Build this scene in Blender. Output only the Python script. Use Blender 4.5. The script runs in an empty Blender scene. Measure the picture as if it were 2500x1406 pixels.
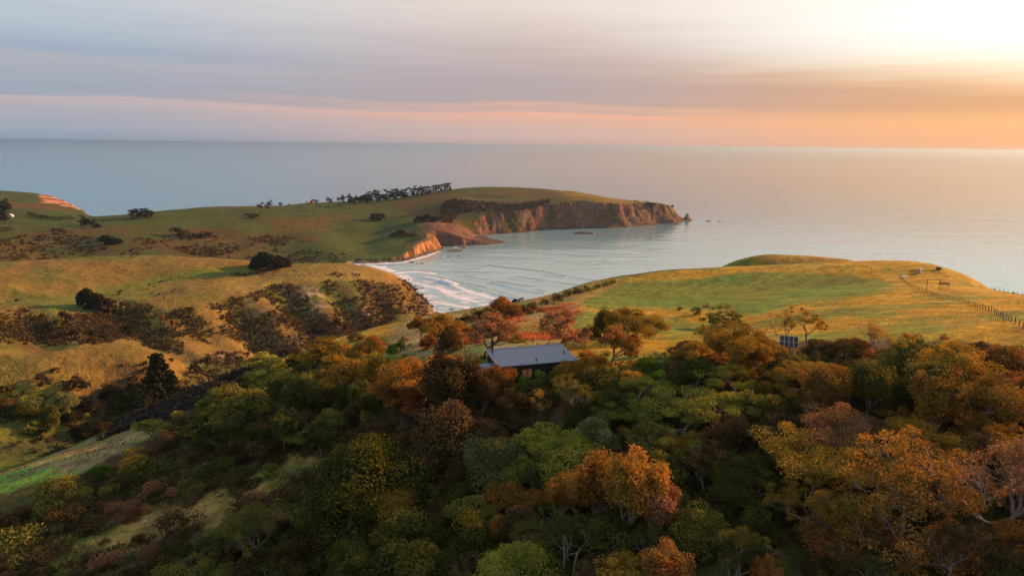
import bpy, bmesh, math, random
import numpy as np
from mathutils import Vector, Matrix, Euler

random.seed(7)
RNG = np.random.RandomState(11)
C = bpy.context.scene.collection
SC = bpy.context.scene

# ------------------------------------------------------------------ camera
CAM = np.array([0.0, 0.0, 185.0])
FPX, CU, CV = 1667.0, 1250.0, 703.0          # focal length and centre of the photograph, in its pixels
PITCH, ROLL = math.radians(11.82), math.radians(0.60)
_r0 = np.array([1.0, 0, 0]); _f = np.array([0, math.cos(PITCH), -math.sin(PITCH)]); _u0 = np.array([0, math.sin(PITCH), math.cos(PITCH)])
_r = math.cos(ROLL) * _r0 + math.sin(ROLL) * _u0
_u = -math.sin(ROLL) * _r0 + math.cos(ROLL) * _u0
cam = bpy.data.cameras.new("camera")
camo = bpy.data.objects.new("camera", cam); C.objects.link(camo)
cam.sensor_width = 36.0; cam.lens = 36.0 * FPX / 2500.0
cam.clip_start = 0.5; cam.clip_end = 400000.0
M = Matrix(((_r[0], _u[0], -_f[0], CAM[0]), (_r[1], _u[1], -_f[1], CAM[1]), (_r[2], _u[2], -_f[2], CAM[2]), (0, 0, 0, 1)))
camo.matrix_world = M
SC.camera = camo

# ------------------------------------------------------------------ exposure, sun, sky
EXPO = 1.3
SC.view_settings.view_transform = 'Standard'
SC.view_settings.look = 'None'
SC.view_settings.exposure = EXPO
SC.view_settings.gamma = 1.0
SC.view_settings.use_curve_mapping = False
SC.cycles.use_denoising = True
SC.cycles.max_bounces = 6
SC.cycles.volume_bounces = 1
SC.cycles.transparent_max_bounces = 8
SC.cycles.sample_clamp_indirect = 4.0

SUN_AZ, SUN_EL = 59.0, 16.0
sun = bpy.data.lights.new("sun", 'SUN'); suno = bpy.data.objects.new("sun", sun); C.objects.link(suno)
sun.energy = 5.0; sun.angle = math.radians(1.5); sun.color = (1.0, 0.47, 0.17)
_sd = Vector((math.sin(math.radians(SUN_AZ)) * math.cos(math.radians(SUN_EL)), math.cos(math.radians(SUN_AZ)) * math.cos(math.radians(SUN_EL)), math.sin(math.radians(SUN_EL))))
suno.rotation_euler = _sd.to_track_quat('Z', 'Y').to_euler()

def lin(c):
    return tuple(((x / 255.0) / 12.92 if x / 255.0 <= 0.04045 else ((x / 255.0 + 0.055) / 1.055) ** 2.4) for x in c)

class NT:
    """short hand for building node trees"""
    def __init__(s, tree): s.t = tree; tree.nodes.clear()
    def n(s, kind, **kw):
        nd = s.t.nodes.new(kind)
        for k, v in kw.items():
            if k.startswith('i_'): nd.inputs[k[2:].replace('_', ' ')].default_value = v
            elif isinstance(k, str): setattr(nd, k, v)
        return nd
    def l(s, a, b): s.t.links.new(a, b)
    def val(s, x, sock):
        if hasattr(x, 'is_linked') or hasattr(x, 'links'): s.l(x, sock)
        else: sock.default_value = x
    def math(s, op, a, b=None, c=None, clamp=False):
        nd = s.t.nodes.new('ShaderNodeMath'); nd.operation = op; nd.use_clamp = clamp
        for i, x in enumerate((a, b, c)):
            if x is not None: s.val(x, nd.inputs[i])
        return nd.outputs[0]
    def mix(s, fac, a, b, mode='MIX'):
        nd = s.t.nodes.new('ShaderNodeMix'); nd.data_type = 'RGBA'; nd.blend_type = mode
        s.val(fac, nd.inputs[0])
        for x, k in ((a, 6), (b, 7)):
            if isinstance(x, tuple): nd.inputs[k].default_value = (*x[:3], 1)
            else: s.l(x, nd.inputs[k])
        return nd.outputs[2]
    def rng(s, x, a, b, c=0.0, d=1.0, smooth=False):
        nd = s.t.nodes.new('ShaderNodeMapRange')
        if smooth: nd.interpolation_type = 'SMOOTHSTEP'
        s.val(x, nd.inputs[0])
        for i, v in enumerate((a, b, c, d)): nd.inputs[i + 1].default_value = v
        return nd.outputs[0]
    def noise(s, vec, scale, detail=4.0, rough=0.55, col=False, dist=0.0):
        nd = s.t.nodes.new('ShaderNodeTexNoise')
        if vec is not None: s.l(vec, nd.inputs['Vector'])
        nd.inputs['Scale'].default_value = scale; nd.inputs['Detail'].default_value = detail; nd.inputs['Roughness'].default_value = rough
        nd.inputs['Distortion'].default_value = dist
        return nd.outputs['Color' if col else 'Fac']
    def ramp(s, x, pts, interp='LINEAR'):
        nd = s.t.nodes.new('ShaderNodeValToRGB'); cr = nd.color_ramp; cr.interpolation = interp
        while len(cr.elements) < len(pts): cr.elements.new(0.5)
        for e, (p, c) in zip(cr.elements, pts): e.position = p; e.color = (*c[:3], 1)
        s.val(x, nd.inputs[0]); return nd.outputs[0]
    def vscale(s, vec, sx, sy, sz):
        nd = s.t.nodes.new('ShaderNodeMapping'); nd.inputs['Scale'].default_value = (sx, sy, sz); s.l(vec, nd.inputs[0]); return nd.outputs[0]

world = bpy.data.worlds.new("World"); SC.world = world; world.use_nodes = True
w = NT(world.node_tree)
out = w.n('ShaderNodeOutputWorld'); bg = w.n('ShaderNodeBackground'); w.l(bg.outputs[0], out.inputs[0])
tc = w.n('ShaderNodeTexCoord'); nrm = w.n('ShaderNodeVectorMath', operation='NORMALIZE'); w.l(tc.outputs['Generated'], nrm.inputs[0])
dirv = nrm.outputs[0]
sep = w.n('ShaderNodeSeparateXYZ'); w.l(dirv, sep.inputs[0])
az = w.math('MULTIPLY', w.math('ARCTAN2', sep.outputs[0], sep.outputs[1]), 57.29578)
el = w.math('MULTIPLY', w.math('ARCSINE', sep.outputs[2]), 57.29578)
delta = w.math('ABSOLUTE', w.math('SUBTRACT', az, 46.0))
delta = w.math('MINIMUM', delta, w.math('SUBTRACT', 360.0, delta))       # degrees of azimuth from the brightest sky
st1 = w.noise(w.vscale(dirv, 1.6, 1.6, 26.0), 1.0, 5.0, 0.55)            # long cloud streaks
st2 = w.noise(w.vscale(dirv, 4.0, 4.0, 90.0), 1.0, 4.0, 0.6)
st3 = w.noise(w.vscale(dirv, 2.4, 2.4, 150.0), 1.0, 5.0, 0.62)            # fine brush of the streaks
glow = w.rng(delta, 6.0, 46.0, 1.0, 0.0)
ee = w.math('ADD', el, w.math('MULTIPLY', w.math('SUBTRACT', st1, 0.5), 2.4))
ee = w.math('ADD', ee, w.math('MULTIPLY', w.math('SUBTRACT', st2, 0.5), 0.9))
ee = w.math('ADD', ee, w.math('MULTIPLY', glow, 2.1))
# near the horizon the streaks fade out
ee = w.math('ADD', w.math('MULTIPLY', ee, w.rng(el, 0.3, 3.5)), w.math('MULTIPLY', el, w.rng(el, 0.3, 3.5, 1.0, 0.0)))
s = w.math('SQRT', w.math('DIVIDE', w.math('MAXIMUM', ee, 0.0), 90.0))
def eramp(lst): return w.ramp(s, [(math.sqrt(max(e, 0) / 90.0), lin(c)) for e, c in lst])
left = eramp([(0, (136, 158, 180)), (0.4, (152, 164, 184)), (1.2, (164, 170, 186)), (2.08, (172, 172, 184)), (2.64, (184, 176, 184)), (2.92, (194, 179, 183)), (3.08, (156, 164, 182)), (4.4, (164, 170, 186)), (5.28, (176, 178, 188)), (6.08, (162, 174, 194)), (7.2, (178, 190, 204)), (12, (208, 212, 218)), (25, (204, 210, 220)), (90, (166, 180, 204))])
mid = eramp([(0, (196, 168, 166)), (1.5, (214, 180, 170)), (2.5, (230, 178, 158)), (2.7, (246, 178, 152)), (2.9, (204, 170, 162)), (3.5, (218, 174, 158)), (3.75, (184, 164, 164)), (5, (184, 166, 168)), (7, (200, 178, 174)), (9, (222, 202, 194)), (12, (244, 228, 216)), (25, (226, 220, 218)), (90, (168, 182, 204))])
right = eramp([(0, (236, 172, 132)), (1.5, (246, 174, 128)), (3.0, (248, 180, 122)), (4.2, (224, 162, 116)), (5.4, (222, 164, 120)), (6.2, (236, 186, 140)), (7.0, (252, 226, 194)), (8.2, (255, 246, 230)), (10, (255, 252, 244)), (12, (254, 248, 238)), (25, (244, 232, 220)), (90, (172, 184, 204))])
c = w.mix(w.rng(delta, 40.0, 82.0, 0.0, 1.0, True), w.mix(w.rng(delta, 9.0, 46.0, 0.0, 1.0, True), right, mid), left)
# sun-side cloud is brighter than the print can hold
boost = w.math('MULTIPLY', w.rng(delta, 0.0, 40.0, 1.0, 0.0, True), w.math('MULTIPLY', w.rng(ee, 5.5, 9.0, 0.0, 1.0, True), w.rng(ee, 12.0, 26.0, 1.0, 0.0, True)))
sky = w.n('ShaderNodeTexSky', sky_type='NISHITA', sun_disc=False, sun_elevation=math.radians(SUN_EL), sun_rotation=math.radians(SUN_AZ), altitude=180.0)
nish = w.mix(1.0, sky.outputs[0], (0.16, 0.16, 0.16), 'MULTIPLY')
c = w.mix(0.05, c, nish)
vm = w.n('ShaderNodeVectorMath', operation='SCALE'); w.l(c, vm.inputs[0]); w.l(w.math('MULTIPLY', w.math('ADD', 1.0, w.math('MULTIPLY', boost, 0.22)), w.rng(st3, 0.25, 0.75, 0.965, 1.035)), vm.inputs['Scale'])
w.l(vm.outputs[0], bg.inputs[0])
bg.inputs[1].default_value = 1.0 / 2 ** EXPO

# ------------------------------------------------------------------ helpers
def ray(u, v):
    return _f + _r * (u - CU) / FPX - _u * (v - CV) / FPX
def Pd(u, v, d):
    q = ray(u, v); return CAM + q * (d / math.hypot(q[0], q[1]))
def Pz(u, v, z):
    q = ray(u, v); return CAM + q * ((z - CAM[2]) / q[2])
def Az(u, d, z, v=703):
    q = ray(u, v); h = math.hypot(q[0], q[1]); return np.array([q[0] / h * d, q[1] / h * d, z])
def project(p):
    d = np.asarray(p) - CAM; k = d @ _f
    return CU + FPX * (d @ _r) / k, CV - FPX * (d @ _u) / k, k

def _hash(ix, iy, seed):
    h = (ix.astype(np.int64) * 374761393 + iy.astype(np.int64) * 668265263 + seed * 974634777) & 0x7fffffff
    h = ((h ^ (h >> 13)) * 1274126177) & 0x7fffffff
    return ((h ^ (h >> 16)) & 0xffff) / 65535.0
def vnoise(x, y, seed=0):
    ix = np.floor(x); iy = np.floor(y); fx = x - ix; fy = y - iy
    fx = fx * fx * fx * (fx * (fx * 6 - 15) + 10); fy = fy * fy * fy * (fy * (fy * 6 - 15) + 10)
    a = _hash(ix, iy, seed); b = _hash(ix + 1, iy, seed); c2 = _hash(ix, iy + 1, seed); d = _hash(ix + 1, iy + 1, seed)
    return (a * (1 - fx) + b * fx) * (1 - fy) + (c2 * (1 - fx) + d * fx) * fy
def fbm(x, y, wl, octv=4, seed=0, gain=0.5):
    r = 0.0; a = 1.0; t = 0.0; f = 1.0 / wl
    for k in range(octv):
        ca, sa = math.cos(0.6 * k), math.sin(0.6 * k)
        r = r + a * (vnoise((x * ca - y * sa) * f + 17.3 * k, (x * sa + y * ca) * f - 9.1 * k, seed + k) - 0.5); t += a * 0.5; a *= gain; f *= 2.03
    return r / t
def sstep(a, b, x):
    t = np.clip((x - a) / (b - a), 0, 1); return t * t * (3 - 2 * t)

class RBF:
    def __init__(s, pts, c=12.0, lam=0.0):
        p = np.array(pts, float); s.sc = 100.0; s.p = p[:, :2] / s.sc; s.c = c / s.sc; n = len(p)
        A = np.zeros((n + 3, n + 3)); r2 = ((s.p[:, None] - s.p[None]) ** 2).sum(-1)
        A[:n, :n] = np.sqrt(r2 + s.c ** 2) - lam * np.eye(n)
        Q = np.c_[np.ones(n), s.p]; A[:n, n:] = Q; A[n:, :n] = Q.T
        s.w = np.linalg.solve(A, np.r_[p[:, 2], 0, 0, 0])
    def __call__(s, x, y):
        x = np.asarray(x, float) / s.sc; y = np.asarray(y, float) / s.sc
        o = s.w[-3] + s.w[-2] * x + s.w[-1] * y
        for (px, py), wt in zip(s.p, s.w[:-3]): o = o + wt * np.sqrt((x - px) ** 2 + (y - py) ** 2 + s.c ** 2)
        return o
def seg_dist(x, y, line):
    """distance to a polyline, and the fraction along it"""
    best = np.full(np.shape(x), 1e9); par = np.zeros(np.shape(x)); n = len(line) - 1
    for i in range(n):
        ax, ay = line[i][:2]; bx, by = line[i + 1][:2]; dx, dy = bx - ax, by - ay
        t = np.clip(((x - ax) * dx + (y - ay) * dy) / (dx * dx + dy * dy + 1e-9), 0, 1)
        d = np.hypot(x - ax - t * dx, y - ay - t * dy); m = d < best
        best = np.where(m, d, best); par = np.where(m, (i + t) / n, par)
    return best, par
def inside(x, y, poly):
    r = np.zeros(np.shape(x), bool); n = len(poly)
    for i in range(n):
        ax, ay = poly[i][:2]; bx, by = poly[(i + 1) % n][:2]
        if ay == by: continue
        cnd = ((ay > y) != (by > y)) & (x < (bx - ax) * (y - ay) / (by - ay) + ax); r ^= cnd
    return r

# ------------------------------------------------------------------ near hill
npts = []
for u, v, z in [(0, 1406, 122), (400, 1406, 131), (800, 1406, 138), (1250, 1406, 143), (1700, 1406, 146), (2100, 1406, 148), (2500, 1400, 150),
                (0, 1230, 116), (300, 1220, 121), (600, 1210, 128), (800, 1200, 132), (1250, 1200, 141), (1700, 1200, 145), (2100, 1200, 148), (2500, 1200, 151),
                (0, 1158, 112), (180, 1105, 112), (350, 1055, 112), (480, 1002, 114), (560, 955, 115), (650, 900, 116), (740, 850, 118), (860, 815, 118), (1000, 775, 118), (1120, 757, 118.5), (1250, 738, 119), (1400, 699, 119), (1500, 680, 119),
                (600, 1030, 122), (900, 1020, 136), (1250, 1020, 146), (1600, 1000, 149), (2000, 1000, 151), (2450, 1000, 153),
                (850, 890, 130), (1000, 850, 137), (1100, 850, 142.5), (1200, 935, 148.3), (1330, 930, 148.3), (1430, 905, 148.5), (1250, 875, 147.0), (1150, 890, 146.5), (1500, 890, 148.5), (1700, 900, 149.5), (2000, 880, 151.5), (2300, 850, 154), (2490, 806, 157)]:
    npts.append(Pz(u, v, z))
crest = []
for u, v, d in [(1700, 665, 372), (1830, 658, 382), (1980, 657, 384), (2150, 658, 383), (2290, 665, 370), (2400, 690, 335), (2500, 722, 300)]:
    crest.append(Pd(u, v, d))
for u, v, d in [(1700, 800, 190), (1700, 745, 235), (1430, 752, 215), (1700, 700, 290), (1900, 700, 285), (2150, 700, 272), (2300, 760, 182), (2000, 800, 172), (1500, 830, 150), (1300, 800, 175), (1200, 765, 243), (1560, 752, 225), (1850, 760, 210),
                (1560, 720, 275), (2198, 681, 305), (2390, 740, 212)]:
    npts.append(Pd(u, v, d))
npts += crest
for q in crest + [Pz(u, v, z) for u, v, z in [(1120, 757, 118.5), (1250, 738, 119), (1400, 699, 119), (1500, 680, 119)]]:
    h = math.hypot(q[0], q[1]); e = q[:2] / h
    for dd, dz in ((30, -12), (75, -48), (150, -105)):
        npts.append(np.array([*(e * (h + dd)), q[2] + dz]))
# small knob beyond the paddock
KNOB = [Pd(1835, 655, 442), Pd(1900, 631, 450), Pd(1960, 627, 452), Pd(2035, 633, 452), Pd(2140, 652, 445)]
# scrub slope that falls to the stream
for u, v, z in [(500, 952, 86), (650, 908, 86), (330, 1015, 86), (780, 868, 84), (900, 828, 82)]: npts.append(Pz(u, v, z))
for u, d, z in [(-100, 250, 80), (100, 255, 82), (400, 390, 40), (650, 440, 36), (900, 420, 50), (1000, 420, 58), (1100, 400, 66), (-100, 330, 52), (1100, 520, 5), (800, 560, 5), (200, 370, 44)]: npts.append(Az(u, d, z))
for x, y, z in [(-14, 20, 128), (0, 22, 137), (14, 20, 145), (-60, 10, 108), (60, 10, 158), (-120, 60, 98), (130, 60, 160), (-220, 120, 76), (260, 110, 156), (330, 150, 140), (420, 210, 80), (420, 120, 110), (0, -40, 140), (-100, -40, 100), (100, -40, 165), (300, -40, 165), (-250, -40, 80)]:
    npts.append(np.array([x, y, z]))
_near = RBF(npts, 14.0, 0.02)
CABIN = Pz(1300, 925, 148.3)
def H_near(x, y):
    x = np.asarray(x, float); y = np.asarray(y, float)
    z = _near(x, y)
    kd, kp = seg_dist(x, y, KNOB[1:4]); kz = 118.6
    z = np.maximum(z, kz - (kd / 30.0) ** 2 * 8.0 + 1.2)
    n = fbm(x, y, 40.0, 3, 3) * 0.8 + fbm(x, y, 9.0, 3, 21) * 0.22
    m = sstep(6.0, 22.0, np.hypot(x - CABIN[0], y - CABIN[1]))
    return z + n * m

# ------------------------------------------------------------------ hills across the stream
lpts = []
for u, v, d in [(-200, 885, 400), (0, 873, 400), (150, 858, 402), (290, 846, 405), (360, 856, 400), (440, 886, 392), (470, 915, 385), (484, 945, 376),
                (0, 980, 366), (200, 960, 366), (330, 960, 366), (0, 1060, 340), (200, 1040, 350), (0, 1120, 325), (300, 1030, 360), (480, 972, 380),
                (0, 640, 850), (-200, 650, 850), (200, 625, 850), (400, 620, 840), (520, 628, 820), (600, 636, 800), (700, 646, 782), (850, 645, 790), (950, 663, 775), (1000, 691, 765), (1030, 731, 757),
                (0, 742, 690), (270, 725, 700), (400, 690, 738), (600, 658, 775), (500, 700, 690), (700, 700, 682), (850, 690, 702), (620, 680, 725), (340, 735, 655),
                (0, 800, 580), (250, 790, 580), (500, 780, 590), (700, 770, 610), (850, 760, 640), (950, 750, 690),
                (300, 842, 505), (500, 850, 520), (600, 872, 525), (750, 832, 560), (850, 812, 600), (960, 790, 660)]:
    lpts.append(Pd(u, v, d))
for u, d, z in [(0, 455, 52), (200, 455, 50), (350, 450, 47), (500, 440, 38), (600, 470, 30), (-200, 455, 54), (700, 500, 24), (850, 560, 14), (980, 640, 5), (1040, 720, 2),
                (-200, 300, 66), (0, 300, 60), (200, 310, 54), (400, 330, 50), (550, 380, 40), (700, 440, 30),
                (0, 900, 48), (200, 900, 48), (400, 890, 45), (600, 860, 38), (750, 840, 34), (850, 845, 30), (920, 830, 22), (-200, 900, 48), (200, 980, 10), (500, 960, 8), (750, 900, 10), (880, 890, 2),
                (960, 820, 12), (1000, 800, 6), (1060, 775, -3), (1075, 745, -5), (1090, 820, -8), (1100, 700, -8), (1150, 740, -10), (980, 880, -8), (-200, 980, 10), (-350, 600, 60), (-350, 400, 80)]:
    lpts.append(Az(u, d, z))
_left = RBF(lpts, 16.0, 0.02)
def L2(*pv): return [Pd(u, v, d) for u, v, d in pv]
GULLIES = [(L2((60, 770, 640), (110, 815, 560), (130, 860, 520)), 18, 12), (L2((270, 745, 650), (330, 790, 590), (420, 850, 520)), 22, 14), (L2((560, 735, 650), (610, 790, 580), (650, 850, 540)), 17, 12),
           (L2((690, 705, 680), (740, 760, 620), (790, 815, 575)), 17, 12), (L2((800, 690, 700), (850, 740, 650), (880, 790, 620)), 15, 10), (L2((900, 690, 720), (930, 730, 690), (950, 780, 670)), 13, 8),
           (L2((450, 760, 610), (520, 820, 550), (560, 860, 525)), 15, 8), (L2((180, 760, 620), (230, 810, 560), (260, 850, 520)), 15, 8)]
def H_left(x, y):
    x = np.asarray(x, float); y = np.asarray(y, float)
    z = _left(x, y)
    for ln, wd, dp in GULLIES:
        d, p = seg_dist(x, y, ln); z = z - dp * np.exp(-(d / wd) ** 2) * sstep(-0.1, 0.35, p)
    rg = 1 - 2 * np.abs(fbm(x, y, 55.0, 3, 15))
    z = z + fbm(x, y, 110.0, 4, 5) * 3.2 + (rg - 0.6) * 1.6 * sstep(700, 620, y) + fbm(x, y, 16.0, 3, 8) * 0.9 + fbm(x, y, 6.0, 2, 9) * 0.3
    return z

# ------------------------------------------------------------------ headland
hp = []
HCREST = [(250, 528, 1500), (340, 520, 1520), (440, 512, 1560), (500, 508, 1600), (640, 505, 1650), (760, 497, 1700), (870, 492, 1750), (1000, 478, 1800), (1100, 463, 1840), (1180, 457, 1860), (1260, 457, 1850), (1330, 461, 1810), (1400, 467, 1770), (1460, 478, 1735), (1500, 487, 1715), (1560, 495, 1705), (1640, 503, 1700)]
for u, v, d in HCREST:
    q = Pd(u, v, d); hp.append(q); e = q[:2] / d
    for dd, k in ((90, 0.82), (220, 0.3)): hp.append(np.array([*(e * (d + dd)), q[2] * k]))
for u, v, d in [(0, 560, 1350), (0, 530, 1550), (-200, 560, 1350), (120, 545, 1430), (200, 540, 1450), (100, 520, 1600), (0, 512, 1720), (120, 515, 1750), (200, 522, 1700), (0, 500, 1900), (0, 476, 2150), (90, 478, 2140), (150, 481, 2120), (-200, 480, 2150), (185, 494, 2040), (220, 513, 1900), (130, 497, 2000),
                (200, 580, 1250), (0, 600, 1200), (100, 600, 1190), (300, 622, 1120), (450, 570, 1300), (600, 560, 1330), (600, 630, 1110), (750, 530, 1480), (750, 600, 1180), (900, 540, 1460), (900, 600, 1175), (830, 570, 1310), (830, 625, 1110), (1000, 520, 1550), (1000, 565, 1320), (1050, 500, 1600), (1150, 480, 1640), (1300, 480, 1660), (1345, 491, 1605), (1400, 489, 1612), (1450, 490, 1625), (1540, 498, 1668), (1620, 507, 1682), (500, 540, 1430), (650, 530, 1470), (350, 560, 1330), (300, 580, 1250), (950, 620, 1125), (1020, 590, 1230),
                (1050, 569, 1232), (1030, 578, 1225), (1010, 585, 1245), (1100, 494, 1500), (1080, 510, 1470), (1150, 492, 1500), (1200, 500, 1520), (1260, 498, 1550), (1060, 545, 1345), (1110, 540, 1400), (1120, 562, 1350), (1170, 582, 1380)]:
    hp.append(Pd(u, v, d))
for u, d, z in [(1652, 1700, 26), (1666, 1700, 9), (1684, 1700, 3.5), (-200, 1000, 12), (0, 1000, 12), (300, 1000, 8), (600, 1000, 5), (800, 1020, 3), (860, 1050, 2), (-300, 1200, 40), (-300, 1700, 50), (1150, 1300, 8), (1240, 1290, 2)]:
    hp.append(Az(u, d, z))
_head = RBF(hp, 18.0, 0.02)
COAST = [Pz(u, v, 0.0)[:2] for u, v in [(868, 644), (920, 643), (965, 641), (1000, 635), (1030, 627), (1055, 618), (1076, 611), (1082, 606), (1074, 600), (1110, 602), (1150, 599), (1200, 597), (1242, 593), (1228, 588), (1200, 583), (1180, 577), (1205, 573), (1250, 569), (1300, 566), (1360, 560), (1430, 558), (1500, 557), (1560, 553), (1600, 549.5), (1650, 546), (1665, 541), (1690, 537.5), (1672, 532)]]
COAST += [Az(u, d, 0)[:2] for u, d in [(1655, 1800), (1600, 1960), (1500, 2060), (1250, 2120), (1000, 2060), (700, 1920), (500, 1830), (350, 1760), (262, 1800), (236, 1960), (215, 2080), (195, 2140), (170, 2240), (120, 2330), (0, 2400), (-300, 2450), (-500, 2300), (-500, 900), (-100, 900), (400, 930), (700, 980), (830, 1025)]]
COAST = np.array(COAST)
def coast_s(x, y):
    d, p = seg_dist(x, y, list(COAST) + [COAST[0]])
    return np.where(inside(x, y, COAST), d, -d)
HGUL = [(L2((640, 545, 1400), (690, 590, 1230), (720, 630, 1120)), 40, 5), (L2((800, 540, 1450), (860, 580, 1280), (900, 615, 1150)), 40, 6), (L2((930, 530, 1500), (920, 560, 1350), (890, 600, 1190)), 28, 5), (L2((520, 560, 1330), (570, 600, 1200)), 35, 4), (L2((60, 580, 1260), (120, 612, 1150)), 30, 6), (L2((160, 570, 1300), (210, 610, 1160)), 28, 6), (L2((1130, 492, 1650), (1200, 520, 1620)), 30, 5)]
def H_head(x, y, parts=False):
    x = np.asarray(x, float); y = np.asarray(y, float)
    L = _head(x, y)
    for ln, wd, dp in HGUL:
        d, p = seg_dist(x, y, ln); L = L - dp * np.exp(-(d / wd) ** 2) * sstep(-0.1, 0.4, p)
    L = L + fbm(x, y, 160.0, 3, 31) * 3.0 + fbm(x, y, 40.0, 3, 37) * 0.8
    L = np.maximum(L, 2.0)
    s0 = coast_s(x, y)
    s1 = s0 + fbm(x, y, 60.0, 3, 41) * 9.0 + fbm(x, y, 14.0, 3, 47) * 4.5 + fbm(x, y, 6.0, 2, 77) * 1.6
    # wave-cut shelf, lower bluff, ledge, upper bluff
    cl = np.where(s1 < 0, s1 * 0.5, np.where(s1 < 7, s1 * 0.35, 2.45 + (s1 - 7) * 1.75))
    led = fbm(x, y, 80.0, 2, 53) * 4 + 20
    cl = np.where(cl > led, led + np.maximum(0, cl - led - 6) * 1.15, cl)
    cl = cl + np.sin(cl * 1.1 + fbm(x, y, 30.0, 2, 59) * 2) * 0.7 * (s1 > 7)
    k = 3.0
    h = np.clip(0.5 + 0.5 * (cl - L) / k, 0, 1); z = cl * (1 - h) + L * h - k * h * (1 - h)
    z = np.where(s1 < 7, np.minimum(cl, L), z)
    z = np.where(s0 < -14, np.minimum(z, -6.0), z)
    if parts: return z, L, cl, s0
    return z

# ------------------------------------------------------------------ terrain meshes
def link(name, verts, faces, mat=None, parent=None, smooth=False, col=None):
    me = bpy.data.meshes.new(name); me.from_pydata(verts, [], faces); me.update()
    o = bpy.data.objects.new(name, me); C.objects.link(o)
    if mat is not None: me.materials.append(mat)
    if smooth: me.polygons.foreach_set('use_smooth', [True] * len(me.polygons))
    if col is not None:
        a = me.attributes.new('cover', 'FLOAT_COLOR', 'POINT'); a.data.foreach_set('color', np.c_[col, np.ones(len(col))].astype(np.float32).ravel())
    if parent is not None: o.parent = parent
    return o
def polar(a0, a1, na, rs, H, zmin=None):
    aa = np.radians(np.linspace(a0, a1, na)); A, R = np.meshgrid(aa, rs)
    X = np.sin(A) * R; Y = np.cos(A) * R; Z = H(X.ravel(), Y.ravel()).reshape(X.shape)
    nr = len(rs); idx = np.arange(nr * na).reshape(nr, na)
    f = np.stack([idx[:-1, :-1], idx[:-1, 1:], idx[1:, 1:], idx[1:, :-1]], -1).reshape(-1, 4)
    V = np.stack([X, Y, Z], -1).reshape(-1, 3)
    if zmin is not None:
        f = f[(V[f][:, :, 2] > zmin).any(1)]
        used = np.unique(f); mp = np.full(len(V), -1); mp[used] = np.arange(len(used)); V = V[used]; f = mp[f]
    return V, f

# ------------------------------------------------------------------ materials
def mat(name):
    m = bpy.data.materials.new(name); m.use_nodes = True; t = NT(m.node_tree)
    o = t.n('ShaderNodeOutputMaterial'); p = t.n('ShaderNodeBsdfPrincipled'); t.l(p.outputs[0], o.inputs[0])
    return m, t, p
def land_material(name, fine, bump, amp=0.45):
    m, t, p = mat(name)
    at = t.n('ShaderNodeAttribute', attribute_name='cover'); g = t.n('ShaderNodeNewGeometry'); pos = g.outputs['Position']
    n1 = t.noise(pos, 1.0 / fine, 5.0, 0.65); n2 = t.noise(pos, 1.0 / (fine * 7), 3.0, 0.6); n3 = t.noise(pos, 1.0 / (fine * 0.28), 2.0, 0.6)
    k = t.math('MULTIPLY', t.rng(n1, 0.25, 0.75, 1 - amp, 1 + amp), t.math('MULTIPLY', t.rng(n2, 0.3, 0.7, 0.82, 1.18), t.rng(n3, 0.25, 0.75, 1 - amp * .7, 1 + amp * .7)))
    v = t.n('ShaderNodeVectorMath', operation='SCALE'); t.l(at.outputs['Color'], v.inputs[0]); t.l(k, v.inputs['Scale'])
    hue = t.mix(t.rng(n2, 0.35, 0.65, 0.0, 0.35), v.outputs[0], (0.8, 1.0, 0.6), 'MULTIPLY')
    t.l(hue, p.inputs['Base Color']); p.inputs['Roughness'].default_value = 0.95; p.inputs['Specular IOR Level'].default_value = 0.08
    b = t.n('ShaderNodeBump'); b.inputs['Strength'].default_value = bump; b.inputs['Distance'].default_value = fine * 0.35
    t.l(t.math('ADD', n1, t.math('MULTIPLY', n3, 0.3)), b.inputs['Height']); t.l(b.outputs[0], p.inputs['Normal'])
    return m
M_NEAR = land_material('grass_and_soil', 1.6, 0.9, 0.36)
M_LEFT = land_material('hill_grass', 4.5, 0.9, 0.28)
M_HEAD = land_material('headland_grass_and_rock', 8.0, 0.8, 0.35)

GREEN = np.array((0.085, 0.110, 0.020)); LUSH = np.array((0.060, 0.115, 0.020)); DRY = np.array((0.230, 0.150, 0.045)); STRAW = np.array((0.30, 0.23, 0.11))
BROWN = np.array((0.085, 0.052, 0.028)); RUST = np.array((0.30, 0.095, 0.045)); ROCK = np.array((0.24, 0.19, 0.15)); DROCK = np.array((0.075, 0.055, 0.045)); GOLD = np.array((0.285, 0.180, 0.018)); OLIVE = np.array((0.05, 0.05, 0.015)); SAGE = np.array((0.15, 0.16, 0.075))
def mixc(a, b, t): t = np.asarray(t)[..., None]; return a * (1 - t) + b * t
def uvp(V):
    d = V - CAM; k = np.maximum(d @ _f, 1.0); return CU + FPX * (d @ _r) / k, CV - FPX * (d @ _u) / k
def region(u, v, poly, soft, x, y, wl, amp, seed):
    """0..1 membership of ground patches with ragged edges"""
    uu = u + fbm(x, y, wl, 3, seed) * amp; vv = v + fbm(x, y, wl, 3, seed + 9) * amp * 0.35
    r = np.zeros(len(u)); k = 0
    for du, dv in ((0, 0), (soft, 0), (-soft, 0), (0, soft * .35), (0, -soft * .35)):
        r += inside(uu + du, vv + dv, poly); k += 1
    return r / k
def slope_of(V, F):
    n = np.zeros_like(V); a, b, c2, d = (V[F[:, i]] for i in range(4)); fn = np.cross(c2 - a, d - b)
    fn /= np.linalg.norm(fn, axis=1, keepdims=True) + 1e-9
    for i in range(4): np.add.at(n, F[:, i], fn)
    n /= np.linalg.norm(n, axis=1, keepdims=True) + 1e-9
    return np.where(n[:, 2:] < 0, -n, n)

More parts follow.
